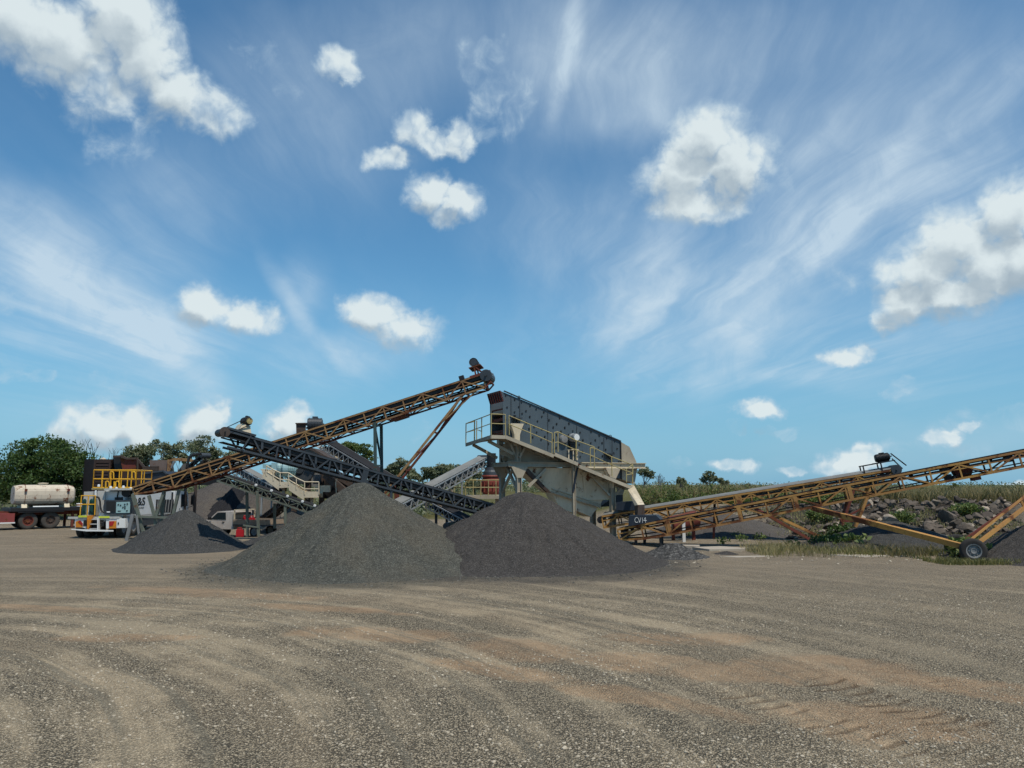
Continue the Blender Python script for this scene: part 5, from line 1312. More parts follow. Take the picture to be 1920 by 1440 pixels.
# service truck
aT = R(5.7)
tO = V(-21.28, 40.0, 0); tX = V(math.cos(aT), math.sin(aT), 0); tY = V(-math.sin(aT), math.cos(aT), 0)
def TL(x, y, z): return tO + tX * x + tY * y + UP * z
def onp(px, py, o, nrm):
    d = ray(px, py); t = (o - CAMV).dot(nrm) / d.dot(nrm); return CAMV + d * t
def TZ(x, y, yl=0.0): return onp(120 + x / 8, 840 + y / 8, tO + tY * yl, tY)
def TS(x, y, xl=1.25): return onp(120 + x / 8, 840 + y / 8, tO + tX * xl, tX)
AX = (tX, tY, UP)
tk = thing('service_truck', 'white service truck seen from behind with yellow roof railing and black lettering on its side', 'truck', tO)
def tbox(name, x0, x1, y0, y1, z0, z1, mat, par=None):
    return MB().box(TL((x0 + x1) / 2, (y0 + y1) / 2, (z0 + z1) / 2), (x1 - x0, y1 - y0, z1 - z0), AX).tobj(name, M[mat], par or tk)
tbox('chassis', -.5, .5, -.1, 10.8, .62, .92, 'black')
tbox('deck', -1.22, 1.25, -.05, 7.7, .95, 1.06, 'paleplate')
sb = tbox('side_body', .05, 1.25, .35, 7.6, 1.07, 2.36, 'white')
sp_ = TS(1380, 770); 
op = MB(); a, b, c_, d_ = TS(1385, 772, 1.262), TS(1650, 772, 1.262), TS(1640, 962, 1.262), TS(1372, 968, 1.262)
op.prism([a, b, c_, d_], -tX * .008); op.tobj('locker_opening', M['black'], sb)  # black sheet stands in for the shaded inside of the locker
mb = MB()
for k in range(6): p = a.lerp(b, (k + .6) / 6.4); q = d_.lerp(c_, (k + .3) / 6.4); mb.tube(p + tX * .01, q + tX * .01, .02, 6)
mb.tobj('hose_reel', M['grey'], sb)
tbox('left_body', -1.2, -.1, 1.9, 7.6, 1.07, 2.30, 'paleplate')
# lettering on the right hand side
def fit(body, x0, x1, yb, yt, name, bold):
    p, q = TS(x0, yb, 1.258), TS(x1, yb, 1.258); hgt = (TS(x0, yt, 1.258) - p).z
    cu = bpy.data.curves.new('t', 'FONT'); cu.body = body; cu.size = 1; tmp = bpy.data.objects.new('t', cu); me = bpy.data.meshes.new_from_object(tmp)
    xs_ = [v.co.x for v in me.vertices]; ys_ = [v.co.y for v in me.vertices]; bpy.data.objects.remove(tmp)
    sz = hgt / (max(ys_) - min(ys_)); L = (q - p).length
    text(body, sz, p - tY * min(xs_) * 0, tY, UP, M['letter'], name, sb, .003, bold, L / ((max(xs_) - min(xs_)) * sz))
fit('D&S', 1012, 1205, 868, 748, 'lettering', .012); fit('QUARRIES', 1010, 1195, 918, 893, 'lettering', .0)
# cab
cb = MB(); zt = 2.30
cb.prism([TL(1.24, 8.3, .7), TL(1.24, 11.0, .7), TL(1.24, 11.1, 1.45), TL(1.24, 10.8, 2.2), TL(1.24, 10.6, zt), TL(1.24, 8.3, zt)], -tX * 2.46); co_ = cb.tobj('cab', M['white'], tk)
MB().prism([TL(1.248, 9.5, 1.3), TL(1.248, 10.85, 1.35), TL(1.248, 10.65, 2.1), TL(1.248, 9.5, 2.1)], tX * .01).tobj('side_window', M['glass'], co_)
MB().box(TL(1.255, 9.3, 1.2), (.03, .15, .05), AX).tobj('door_handle', M['black'], co_)
mb = MB(); mb.box(TL(1.55, 10.95, 1.72), (.24, .14, .62), AX); mb.tobj('mirror', M['black'], co_); MB().path([TL(1.24, 10.7, 2.15), TL(1.55, 10.95, 2.1), TL(1.56, 10.95, 1.35), TL(1.24, 10.9, 1.2)], .02, 6).tobj('mirror_arm', M['black'], co_)
tbox('exhaust_stack', .8, 1.2, 7.75, 8.1, .9, 2.25, 'black')
# rear face
def plate(name, pts, mat, par, th=.04, yl=-.1): return MB().prism([TZ(x, y, yl) for x, y in pts], tY * th).tobj(name, M[mat], par)
rear = plate('rear_panel', ((160, 1050), (340, 1048), (335, 1215), (300, 1195), (165, 1192)), 'white', tk, .1, -.08)
for pts in (((172, 1108), (225, 1085), (280, 1130), (278, 1190), (175, 1190)),): plate('tail_light', pts, 'lamp_or', rear, .02, -.11)
plate('tail_light', ((210, 1110), (238, 1085), (280, 1128), (278, 1170)), 'lamp_red', rear, .02, -.13)
r2 = plate('rear_locker', ((630, 1062), (925, 1058), (922, 1200), (630, 1208)), 'white', tk, .5, -.1)
plate('tail_light', ((675, 1098), (785, 1094), (782, 1206), (675, 1206)), 'lamp_or', r2, .02, -.13); plate('tail_light', ((678, 1100), (755, 1097), (732, 1165), (680, 1172)), 'lamp_red', r2, .02, -.15)
plate('locker_door', ((792, 1066), (918, 1064), (914, 1196), (792, 1198)), 'white', r2, .02, -.125); plate('latch', ((805, 1115), (823, 1115), (820, 1150), (805, 1150)), 'black', r2, .02, -.15)
plate('locker_side', ((516, 1058), (640, 1060), (500, 1215), (497, 1215)), 'paleplate', tk, .3, -.1)
tbox('rear_edge', -1.25, 1.25, -.14, -.04, .99, 1.09, 'paleplate')
plate('hi_vis_strip', ((215, 1012), (355, 1010), (355, 1040), (215, 1042)), 'hivis', tk, .02, -.17); plate('hi_vis_strip', ((520, 1022), (682, 1022), (682, 1050), (520, 1050)), 'hivis', tk, .02, -.17)
ld = bpy.data.objects.new('rear_step', None); ld.location = TL(-.45, -.2, .4) - tO; COL.objects.link(ld); ld.parent = tk
plate('side_plate', ((345, 1012), (432, 1012), (368, 1215), (345, 1215)), 'lamp_or', ld, .25, -.3)
plate('side_plate', ((498, 1050), (514, 1050), (514, 1235), (498, 1235)), 'white', ld, .25, -.3)
for y in (1072, 1142, 1212): plate('tread', ((380 if y > 1080 else 410, y - 7), (500, y - 7), (500, y + 6), (376, y + 6)), 'paleplate', ld, .25, -.3)
plate('step_back', ((400, 1025), (498, 1025), (498, 1212), (380, 1212)), 'black', ld, .03, -.02)
plate('bumper', ((108, 1214), (735, 1234), (735, 1252), (330, 1250), (108, 1224)), 'white', tk, .08, -.45)
for k, xx in enumerate((-.98, -.62, .62, .98)):
    wheel(tk, TL(xx, .95, .5), tX, .5, .27, M['dtyre'], M['rim'], rib=6); wheel(tk, TL(xx, 2.3, .5), tX, .5, .27, M['dtyre'], M['rim'], rib=6)
for xx in (-1.0, 1.0): wheel(tk, TL(xx, 9.6, .5), tX, .5, .28, M['dtyre'], M['rim'], rib=6)
tbox('mudguard', -1.15, -.5, .3, 2.9, .72, .95, 'black'); tbox('mudguard', .5, 1.15, .3, 2.9, .72, .95, 'black')
tbox('side_tank', .6, 1.2, 3.2, 5.2, .45, .95, 'dsteel')
# cylinders rack on the left
mb = MB()
for x in (262, 368, 470):
    mb.tube(TZ(x, 716, .05), TZ(x - 22 if x < 450 else x - 10, 1005, .05), .028, 8)
for y in (716, 846): mb.tube(TZ(262 - (y - 716) * .09, y, .05), TZ(475, y, .05), .028, 8); mb.tube(TZ(262, y, .7), TZ(475, y, .7), .028, 8); mb.tube(TZ(262 - (y - 716) * .09, y, .05), TZ(262, y, .7), .028, 8)
mb.tobj('rack_rail', M['yellow'], tk)
for x in (316, 414):
    c = TZ(x, 1000, .4); MB().lathe(c, [(.17, 0), (.175, .05), (.175, .72), (.15, .82), (.07, .88), (.05, .92), (.05, .96)], UP, 20).tobj('gas_cylinder', M['dgreen'], tk)
tbox('water_tank', -.72, -.28, .25, 1.2, 1.08, 2.35, 'paleplate'); MB().lathe(TZ(476, 690, .3), [(.03, -.1), (.06, -.1), (.06, .15), (.03, .18)], UP, 12).tobj('filler_cap', M['white'], tk)
MB().path([TZ(486, 728, .0), TZ(520, 745, .0), TZ(540, 800, .0), TZ(545, 880, .0), TZ(560, 940, .0), TZ(600, 965, .0)], .045, 8).tobj('suction_hose', M['black'], tk)
# generator with control panel
g1 = MB().prism([TZ(x, y, .05) for x, y in ((600, 782), (1000, 782), (985, 1000), (600, 1000))], tY * .8).tobj('generator', M['dsteel'], tk)
plate('control_panel', ((785, 812), (995, 806), (985, 972), (780, 975)), 'teal', g1, .02, .02); plate('dark_panel', ((635, 800), (765, 800), (765, 960), (635, 960)), 'black', g1, .02, .02)
mb = MB(); rr = random.Random(4)
for (x, y) in ((850, 858), (912, 845), (915, 880), (885, 890), (950, 838), (945, 940), (815, 850), (915, 905)): mb.prism([TZ(x - 9, y - 9, .015), TZ(x + 9, y - 9, .015), TZ(x + 9, y + 9, .015), TZ(x - 9, y + 9, .015)], -tY * .02)
mb.tobj('control_knobs', M['black'], g1); plate('rating_plate', ((805, 938), (850, 938), (850, 956), (805, 956)), 'dsteel', g1, .01, .01); plate('rating_plate', ((640, 950), (690, 950), (690, 968), (640, 968)), 'white', g1, .01, .015)
# open cabinet over it
cbn = bpy.data.objects.new('tool_cabinet', None); cbn.location = TL(.4, .4, 1.9) - tO; COL.objects.link(cbn); cbn.parent = tk
plate('back_panel', ((610, 625), (1030, 625), (1020, 785), (610, 785)), 'paleplate', cbn, .04, .75); plate('top_panel', ((600, 608), (1040, 606), (1040, 632), (600, 634)), 'paleplate', cbn, .8, -.02)
plate('side_panel', ((505, 640), (620, 640), (610, 960), (505, 960)), 'paleplate', cbn, .05, .2)
MB().lathe(TZ(950, 670, .5), [(.1, -.2), (.22, -.2), (.22, -.16), (.12, -.16), (.12, .12), (.22, .12), (.22, .16), (.1, .16)], tY, 20).tobj('hose_drum', M['black'], cbn)
plate('tool_tray', ((760, 740), (880, 735), (880, 785), (760, 785)), 'black', cbn, .3, .3); plate('gauge_board', ((835, 668), (890, 668), (890, 730), (835, 730)), 'wood', cbn, .03, .7)
MB().tube(TZ(815, 650, .3), TZ(790, 780, .3), .03, 6).tobj('grease_gun', M['black'], cbn)
# ladder and roof railing
mb = MB()
for x in (628, 755): mb.beam(TZ(x, 500, 1.5), TZ(x - 6, 770, 1.5), .05, .05, tY)
for y in (640, 700, 745): mb.beam(TZ(628, y, 1.5), TZ(752, y, 1.5), .04, .04)
mb.tobj('ladder', M['yellow'], tk)
tbox('roof_deck', -1.05, 1.2, 1.9, 4.4, 2.45, 2.53, 'rail_y')
rr_ = bpy.data.objects.new('roof_railing', None); rr_.location = TL(0, .5, 2.5) - tO; COL.objects.link(rr_); rr_.parent = tk
x0, x1 = -1.03, 1.17
def rail_run(a, b, n_):
    mb = MB()
    for k in range(n_ + 1): p = a.lerp(b, k / n_); mb.tube(p, p + UP * .96, .030, 8)
    for h_ in (.02, .48, .96): mb.tube(a + UP * h_, b + UP * h_, .030, 8)
    return mb.tobj('railing', M['yellow'], rr_)
rail_run(TL(x0, 2.0, 2.53), TL(x1, 2.0, 2.53), 5); rail_run(TL(x0, 4.3, 2.53), TL(x1, 4.3, 2.53), 4); rail_run(TL(x0, 2.0, 2.53), TL(x0, 4.3, 2.53), 2); rail_run(TL(x1, 2.0, 2.53), TL(x1, 4.3, 2.53), 2)
for (x, yb, yt) in ((650, 590, 498), (800, 590, 498), (718, 465, 352), (1045, 465, 355)):
    pts = [TZ(x - 26, yb, 1.9), TZ(x - 26, yt + 22, 1.9), TZ(x - 14, yt + 4, 1.9), TZ(x, yt, 1.9), TZ(x + 14, yt + 4, 1.9), TZ(x + 26, yt + 22, 1.9), TZ(x + 26, yb, 1.9)]
    MB().path(pts, .034, 8).tobj('grab_loop', M['yellow'], rr_)
for (x, y) in ((520, 580), (700, 605), (785, 620), (890, 598), (1000, 625)): MB().lathe(TZ(x, y, .2), [(.02, 0), (.07, 0), (.06, .1), (.02, .12)], UP, 12).tobj('work_lamp', M['white'], tk)

# flatbed trailer and tank
bU = V(.72, .694, 0).normalized(); bW = V(-bU.y, bU.x, 0); bO = P(52, 975, 48); bO.z = gz1(bO.x, bO.y)
AB = (bU, bW, UP)
def BL(u, w, z): return bO + bU * u + bW * w + UP * z
tr = thing('flatbed_trailer', 'dark flatbed trailer with dusty double axle and red front box', 'trailer', bO)
def bbox(name, u0, u1, w0_, w1_, z0, z1, mat, par=None): return MB().box(BL((u0 + u1) / 2, (w0_ + w1_) / 2, (z0 + z1) / 2), (u1 - u0, w1_ - w0_, z1 - z0), AB).tobj(name, M[mat], par or tr)
bbox('deck', -1.0, 4.0, -.3, 2.2, 1.10, 1.30, 'black'); bbox('chassis_rail', -2.4, 3.9, .25, .45, .85, 1.09, 'redrust'); bbox('chassis_rail', -2.4, 3.9, 1.45, 1.65, .85, 1.09, 'redrust')
bbox('front_box', -2.9, -.65, -.2, 2.1, .52, 1.02, 'red_dull') if 'red_dull' in M else None
M['red_dull'] = paint('faded_red', (.25, .05, .045, 1), (.17, .04, .035, 1), RUST, .2, .6)
bbox('front_box', -3.2, -.75, -.25, 2.1, .42, 1.0, 'red_dull'); bbox('box_trim', -2.0, -.72, -.30, -.26, .40, .47, 'white')
bbox('mudguard', -.6, 1.9, -.28, .25, 1.02, 1.08, 'black')
for u in (0, 1.22):
    for w in (.0, .32, 1.6, 1.92): wheel(tr, BL(u, w, .52), bW, .52, .27, M['dtyre'], M['redrust' if u == 0 else 'brown'], rib=8)
for u in (2.4, 3.2): bbox('landing_leg', u, u + .14, .0, .14, .05, 1.1, 'redrust'); bbox('landing_leg', u, u + .14, 1.7, 1.84, .05, 1.1, 'redrust')
tn = thing('water_tank', 'long cream tank with rust streaks strapped on the flatbed trailer', 'tank', BL(.9, .9, 1.3))
M['tank'] = paint('rusty_cream_tank', (.60, .52, .41, 1), (.46, .39, .30, 1), (.24, .10, .05, 1), .22, .6, scale=1.1)
rad = .66; prof = []
tc_ = BL(-.75, .75, 1.30 + rad + .12); Lt = 3.35
def octring(u, r, n_=24):
    f = lambda v: math.copysign(abs(v) ** .72, v)
    return [tc_ + bU * u + bW * (f(math.cos(2 * math.pi * k / n_)) * r * .94) + UP * (f(math.sin(2 * math.pi * k / n_)) * r * .94) for k in range(n_)]
MB().loft([octring(0, rad * .86), octring(.06, rad * .92), octring(.38, rad), octring(Lt - .4, rad), octring(Lt - .1, rad * .9), octring(Lt, rad * .7)]).tobj('shell', M['tank'], tn)
for u in (.55, Lt - .45):
    mb = MB(); rg_ = octring(u, rad + .02); rg_.append(rg_[0])
    for p, q in zip(rg_, rg_[1:]): mb.beam(p, q, .05, .02, bU)
    mb.box(tc_ + bU * u - bW * (rad + .03) + UP * .3, (.14, .06, .16), AB); mb.tobj('strap', M['redrust'], tn)
    MB().prism([BL(u - .75 - .15, .15, 1.3), BL(u - .75 - .15, 1.35, 1.3), BL(u - .75 - .15, 1.2, 1.55), BL(u - .75 - .15, .3, 1.55)], bU * .3).tobj('cradle', M['cream'], tn)
MB().lathe(tc_ + bU * 1.6 + UP * rad * .9, [(.25, 0), (.25, .1), (.3, .1), (.3, .14), (.05, .16)], UP, 20).tobj('hatch', M['cream'], tn)
MB().tube(BL(.2, -.1, 1.36), BL(1.6, -.1, 1.36), .05, 8).tobj('discharge_pipe', M['white'], tn)
# hose bundle in white/orange on the deck end
hbd = thing('hose_coil', 'white and orange coiled hose on the right end of the trailer deck', 'hose', BL(3.0, .1, 1.3))
for k, m_ in enumerate(('white', 'lamp_or', 'white')):
    mb = MB(); c = BL(3.0, .15, 1.35 + k * .07); pts = [c + bU * math.cos(t) * .3 + bW * math.sin(t) * .3 for t in np.linspace(0, 2 * math.pi, 17)]
    mb.path(pts, .045, 6); mb.tobj('hose_loop', M[m_], hbd)

# small white ute
gU = -.27
fU = V(-math.cos(R(20)), math.sin(R(20)), 0); lU = V(-math.sin(R(20)), -math.cos(R(20)), 0)
uO = P(514, 1000, 44.8); uO = V(uO.x, 44.8, gU)
AU = (fU, lU, UP)
def UL(f, l, z): return uO + fU * f + lU * l + UP * z
ut = thing('ute', 'small white ute with tan drop-side tray and rear window frame parked behind the heaps', 'ute', uO)
M['ute'] = paint('dusty_white_paint', (.60, .57, .53, 1), (.42, .33, .27, 1), None, rough=.5, scale=.8)
side = [(3.0, .45), (4.85, .45), (4.9, .75), (4.75, .88), (3.95, .98), (3.35, 1.45), (2.25, 1.47), (2.2, .95), (2.2, .45)]
ub = MB().prism([UL(f, .82, z) for f, z in side], -lU * 1.64).tobj('body', M['ute'], ut)
for s_ in (.825, -.835):
    MB().prism([UL(f, s_, z) for f, z in ((3.80, 1.0), (3.32, 1.38), (2.75, 1.40), (2.72, .98))], lU * .01).tobj('side_window', M['glass'], ub)
MB().prism([UL(3.93, .72, 1.02), UL(3.93, -.72, 1.02), UL(3.40, -.66, 1.42), UL(3.40, .66, 1.42)], (fU + UP).normalized() * .012).tobj('windscreen', M['glass'], ub)
MB().prism([UL(2.19, .68, 1.02), UL(2.19, -.68, 1.02), UL(2.19, -.66, 1.40), UL(2.19, .66, 1.40)], -fU * .012).tobj('rear_window', M['glass'], ub)
MB().box(UL(3.75, .98, 1.05), (.1, .2, .16), AU).tobj('mirror', M['black'], ub); MB().box(UL(2.9, .835, .85), (.14, .03, .04), AU).tobj('door_handle', M['black'], ub)
tb_ = MB().box(UL(1.0, 0, .72), (2.3, 1.85, .10), AU).tobj('tray', M['dsteel'], ut)
for s_ in (-.92, .92): MB().box(UL(1.0, s_, .88), (2.28, .04, .28), AU).tobj('drop_side', M['wood'], tb_)
MB().box(UL(-.13, 0, .88), (.04, 1.8, .28), AU).tobj('tailboard', M['wood'], tb_)
mb = MB()
for s_ in (-.88, .88): mb.beam(UL(2.1, s_, .75), UL(2.1, s_, 1.52), .07, .07, fU)
mb.beam(UL(2.1, -.9, 1.54), UL(2.1, .9, 1.54), .06, .06); mb.beam(UL(2.1, .9, 1.54), UL(1.2, .9, 1.54), .05, .05); mb.beam(UL(1.2, .88, 1.52), UL(1.2, .88, 1.0), .05, .05, fU)
mb.tobj('headboard', M['cream'], ut)
for f in (.75, 4.0):
    for s_ in (-.72, .72): wheel(ut, UL(f, s_, .34), lU, .34, .2, M['tyre'], M['rim'], rib=6)
def can(label, c, s_, rot=0):
    r = thing('fuel_can', label, 'fuel can', c, 'red fuel cans by the ute'); ax = (V(math.cos(rot), math.sin(rot), 0), V(-math.sin(rot), math.cos(rot), 0), UP)
    X, Yv, Z = ax; w, d, h = s_
    pr = [(-w / 2, 0), (w / 2, 0), (w / 2, h * .8), (w * .22, h), (-w * .4, h), (-w / 2, h * .88)]
    MB().prism([c + X * a - Yv * d / 2 + Z * b for a, b in pr], Yv * d).tobj('body', M['red'], r)
    MB().path([c + X * (-w * .35) + Z * h, c + X * (-w * .3) + Z * (h + .07), c + X * (w * .15) + Z * (h + .07), c + X * w * .2 + Z * h], .025, 6).tobj('handle', M['red'], r)
    MB().tube(c + X * w * .36 + Z * h * .88, c + X * w * .46 + Z * h * 1.0, .04, 8).tobj('cap', M['black'], r)
    return r
can('square red fuel can standing on the ute tray, near the cab', UL(1.55, .55, .77), (.36, .3, .38), .3)
can('red fuel can standing on the ute tray behind the first can', UL(1.15, .5, .77), (.32, .3, .36), .3)
g_ = G(450, 1007, -.2); can('red fuel can standing on the ground beside the ute', P(450, 1006, 43.4), (.40, .3, .40), .2)

# ------------------------------------------------------------------ vegetation
def leaf_mat(name, a, b_, c_):
    m, n, b = new_mat(name)
    at = n.add('ShaderNodeAttribute', attribute_name='shade'); t = at.outputs['Fac']
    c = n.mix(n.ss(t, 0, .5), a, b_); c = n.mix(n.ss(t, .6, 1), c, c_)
    n.put(b.inputs['Base Color'], c); b.inputs['Roughness'].default_value = .55; b.inputs['Specular IOR Level'].default_value = .3
    tr_ = n.add('ShaderNodeBsdfTranslucent'); n.put(tr_.inputs[0], n.mix(.5, c, (.16, .22, .03, 1)))
    ms = n.add('ShaderNodeMixShader'); ms.inputs[0].default_value = .28
    n.l.new(b.outputs[0], ms.inputs[1]); n.l.new(tr_.outputs[0], ms.inputs[2])
    n.l.new(ms.outputs[0], m.node_tree.nodes['Material Output'].inputs[0])
    return m
M['leaf_d'] = leaf_mat('dense_dark_foliage', (.03, .055, .018, 1), (.062, .11, .03, 1), (.12, .175, .05, 1))
M['leaf_e'] = leaf_mat('eucalypt_foliage', (.10, .12, .068, 1), (.175, .195, .115, 1), (.28, .295, .19, 1))
M['leaf_g'] = leaf_mat('green_scrub_foliage', (.06, .095, .026, 1), (.12, .16, .045, 1), (.21, .23, .075, 1))
M['leaf_b'] = leaf_mat('broad_leaf_foliage', (.06, .10, .03, 1), (.13, .18, .055, 1), (.24, .28, .10, 1))
M['dry'] = leaf_mat('dry_grass_blades', (.19, .155, .07, 1), (.31, .255, .13, 1), (.42, .35, .20, 1))
M['grass'] = leaf_mat('green_grass_blades', (.15, .145, .05, 1), (.29, .26, .11, 1), (.45, .38, .20, 1))
M['bark'] = paint('grey_bark', (.16, .13, .105, 1), (.08, .066, .055, 1), None, rough=.9)
M['deadwood'] = paint('dead_wood', (.085, .075, .068, 1), (.05, .044, .04, 1), None, rough=.9)
def leaf_quads(c, size, r, flat=.0):
    """random oriented leaf quads at points c (n,3) -> verts, faces"""
    n_ = len(c); a = r.normal(size=(n_, 3)); a /= np.linalg.norm(a, axis=1)[:, None]
    b = r.normal(size=(n_, 3)); b -= a * (a * b).sum(1)[:, None]; b /= np.linalg.norm(b, axis=1)[:, None]
    s_ = size * (.6 + .8 * r.random(n_))[:, None]
    a *= s_; b *= s_ * .55
    v = np.stack([c - a, c + b * .9 - a * .1, c + a, c - b * .9 - a * .1], 1).reshape(-1, 3)
    f = np.arange(n_ * 4).reshape(n_, 4)
    return v, f
def branches(mb, p, d, L, r, depth, rnd, tips, spread=.7, droop=.0, kids=(2, 3)):
    q = p + d * L * .5 + V(rnd.uniform(-1, 1), rnd.uniform(-1, 1), rnd.uniform(-.3, .3)) * L * .07
    e = p + d * L
    mb.tube(p, q, r, 6, r * .85, False); mb.tube(q, e, r * .85, 6, r * .62, False)
    if depth == 0: tips.append(e); return
    if depth <= 2: tips.append(e)
    for k in range(rnd.randint(*kids)):
        nd = (d + V(rnd.uniform(-1, 1), rnd.uniform(-1, 1), rnd.uniform(-.25, .75) - droop) * spread).normalized()
        branches(mb, e if k else e, nd, L * rnd.uniform(.6, .85), r * .6, depth - 1, rnd, tips, spread, droop, kids)
def tree(name, label, base, h, seed, mat, depth=4, leaf=.14, per=60, clump=.5, spread=.75, trunk_r=.12, group=None, cat='tree', lean=(0, 0), kids=(2, 3), sink=.1, width=1.0, bark='bark', squash=.75):
    rnd = random.Random(seed); r = np.random.default_rng(seed)
    base = Vector(base); rt = thing(name, label, cat, base, group)
    mb = MB(); tips = []
    L0 = h * .30
    branches(mb, base - UP * sink, V(lean[0], lean[1], 1).normalized(), L0, trunk_r, depth, rnd, tips, spread, 0, kids)
    # scale to the wanted height
    top = max(t.z for t in tips) - base.z; k = (h - clump * .4) / top
    mb.v = [(base.x + (x - base.x) * k * width, base.y + (y - base.y) * k * width, base.z + (z - base.z) * k) for x, y, z in mb.v]
    tips = [V(base.x + (t.x - base.x) * k * width, base.y + (t.y - base.y) * k * width, base.z + (t.z - base.z) * k) for t in tips]
    mb.tobj('trunk', M[bark], rt)
    if per:
        cs, sh = [], []
        for t in tips:
            n_ = int(per * rnd.uniform(.5, 1.4)); cl = clump * rnd.uniform(.6, 1.25); o = r.normal(size=(n_, 3)); o /= np.linalg.norm(o, axis=1)[:, None]
            o *= (r.random(n_) ** .45)[:, None] * cl * np.array([1, 1, squash]); cs.append(np.array(t) + o); base_s = rnd.uniform(.1, .75); sh.append(np.clip(base_s + r.normal(size=n_) * .18, 0, 1))
        c = np.concatenate(cs); v, f = leaf_quads(c, leaf, r)
        npmesh('crown', v, f, M[mat], parent=rt, attr={'shade': np.repeat(np.concatenate(sh), 4)})
    return rt
def crown_tree(name, label, base, blobs, mat, leaf, n_, seed, trunk_r=.2, group=None):
    """dense tree: crown of overlapping leafy masses (px, py, rx, ry pixel sizes at depth Y) around limbs"""
    r = np.random.default_rng(seed); base = Vector(base); rt = thing(name, label, 'tree', base, group); mb = MB(); cs = []; sh = []
    tot = sum(b[2] * b[3] for b in blobs)
    for (px, py, rx, ry, Y, tone) in [(*b[:4], *b[4:]) for b in blobs]:
        c = P(px, py, Y); sx, sz = rx * Y / FPX, ry * Y / FPX
        mb.path([base - UP * .1, base.lerp(c, .35) + V(0, 0, .2), c], trunk_r * .5, 6)
        k = int(n_ * rx * ry / tot)
        sub = max(8, k // 130)
        o = r.normal(size=(sub, 3)); o /= np.linalg.norm(o, axis=1)[:, None]; o *= (r.random(sub) ** .33)[:, None]
        for q in o:
            m_ = 130; p_ = r.normal(size=(m_, 3)); p_ /= np.linalg.norm(p_, axis=1)[:, None]; p_ *= (r.random(m_) ** .4)[:, None] * min(sx, sz) * .42
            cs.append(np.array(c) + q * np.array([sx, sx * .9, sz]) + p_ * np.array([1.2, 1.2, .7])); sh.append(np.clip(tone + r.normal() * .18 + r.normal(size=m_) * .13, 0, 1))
    mb.tobj('trunk', M['bark'], rt)
    c = np.concatenate(cs); v, f = leaf_quads(c, leaf, r); npmesh('crown', v, f, M[mat], parent=rt, attr={'shade': np.repeat(np.concatenate(sh), 4)})
    return rt
def gp(px, Y): x = P(px, 900, Y).x; return V(x, Y, gz1(x, Y))
# the big dark tree at the left
crown_tree('shade_tree', 'big dense dark green tree at the left edge behind the trailer', gp(80, 62), [(78, 880, 84, 54, 62, .35), (45, 905, 60, 36, 61, .3), (120, 890, 52, 46, 62, .35), (85, 850, 52, 26, 62, .55), (115, 862, 40, 26, 62, .5), (60, 862, 36, 24, 61.5, .5), (22, 908, 30, 24, 61, .35), (100, 925, 70, 26, 60.5, .15), (140, 900, 18, 34, 61.5, .3)], 'leaf_d', .12, 30000, 3, .35)  # tone paints the sunlit crown top lighter and the shaded base darker
crown_tree('shade_tree', 'sparser light green tree cut by the left picture edge', gp(-18, 66), [(-14, 902, 22, 22, 66, .6), (2, 912, 18, 18, 65, .5), (-40, 896, 26, 26, 66, .5)], 'leaf_g', .14, 3000, 4, .2)
EU = 'eucalypts on the skyline'
def eu(label, px, top, Y, seed, wd=1.0, per=60, clump=.55, depth=4, mat='leaf_e', leaf=.115, name='eucalyptus_tree', spread=.75, tr=.13, lean=(0, 0)):
    b = gp(px, Y); h = P(px, top, Y).z - b.z
    far = Y > 68
    if not far: return tree(name, label, b, h, seed, mat, 5, .07, 16, clump * .45, spread + .25, tr, EU, lean=lean, width=wd * .9, kids=(2, 3), squash=.6)
    return tree(name, label, b, h, seed, mat, depth + (1 if far else 1), leaf if far else .075, int(per * (.55 if far else .75)), clump * (.72 if far else .62), spread + .12, tr, EU, lean=lean, width=wd, kids=(2, 3), squash=.7)
eu('grey green gum tree above the brown retaining wall, left one of the pair', 258, 832, 78, 11, 1.1, 70, .6)
eu('taller grey green gum tree above the taupe panel, right one of the pair', 296, 823, 80, 12, .9, 70, .55)
eu('narrow gum tree with small separate leaf clumps right of the taller gum', 331, 828, 82, 13, .55, 50, .45)
eu('bushy gum tree below the raised motor of the black conveyor', 410, 818, 80, 14, 1.2, 95, .65)
eu('thin gum tree left of the bushy one under the black drum', 374, 838, 82, 15, .6, 50, .45)
eu('rounded green tree above the back conveyor, left of the green trestle', 655, 828, 78, 16, 1.0, 110, .6, mat='leaf_g')
eu('broken crowned gum tree seen under the raking legs', 745, 858, 74, 17, 1.0, 75, .45)
eu('wide dark green tree right of the raking legs', 800, 870, 70, 18, 1.4, 120, .5, mat='leaf_e')
eu('dark green tree next to the grey rising conveyor', 850, 872, 72, 19, 1.3, 110, .5, mat='leaf_e')
eu('slender tree showing between the tower legs and the cone crusher', 893, 878, 74, 20, 1.0, 70, .45)
eu('dark leafy tree at the right end of the screening tower', 1204, 874, 62, 21, .62, 80, .38, leaf=.12, tr=.1)
eu('small leaning gum tree on the scrub bank', 1278, 894, 64, 22, .6, 50, .3, 3, lean=(.2, 0))
eu('medium gum tree with open crown on the scrub bank', 1336, 883, 64, 23, .75, 70, .34, 4, leaf=.11)
eu('smaller rounded gum tree right of the open crowned gum', 1361, 896, 65, 24, .55, 80, .3, 3, leaf=.11)
eu('low gum tree just above the pale belt of the rear orange conveyor', 1394, 907, 66, 25, .8, 60, .28, 3, leaf=.11)
eu('lone leafy green tree on the grassy horizon under the stacker', 1792, 906, 66, 26, 1.15, 110, .36, 4, 'leaf_g', .13)
eu('small grey green tree at the far right horizon', 1886, 912, 74, 27, 1.5, 70, .34, 3)
eu('faint small tree on the horizon left of the lone leafy tree', 1722, 914, 84, 28, 1.4, 60, .36, 3)
DEAD = 'leafless trees'
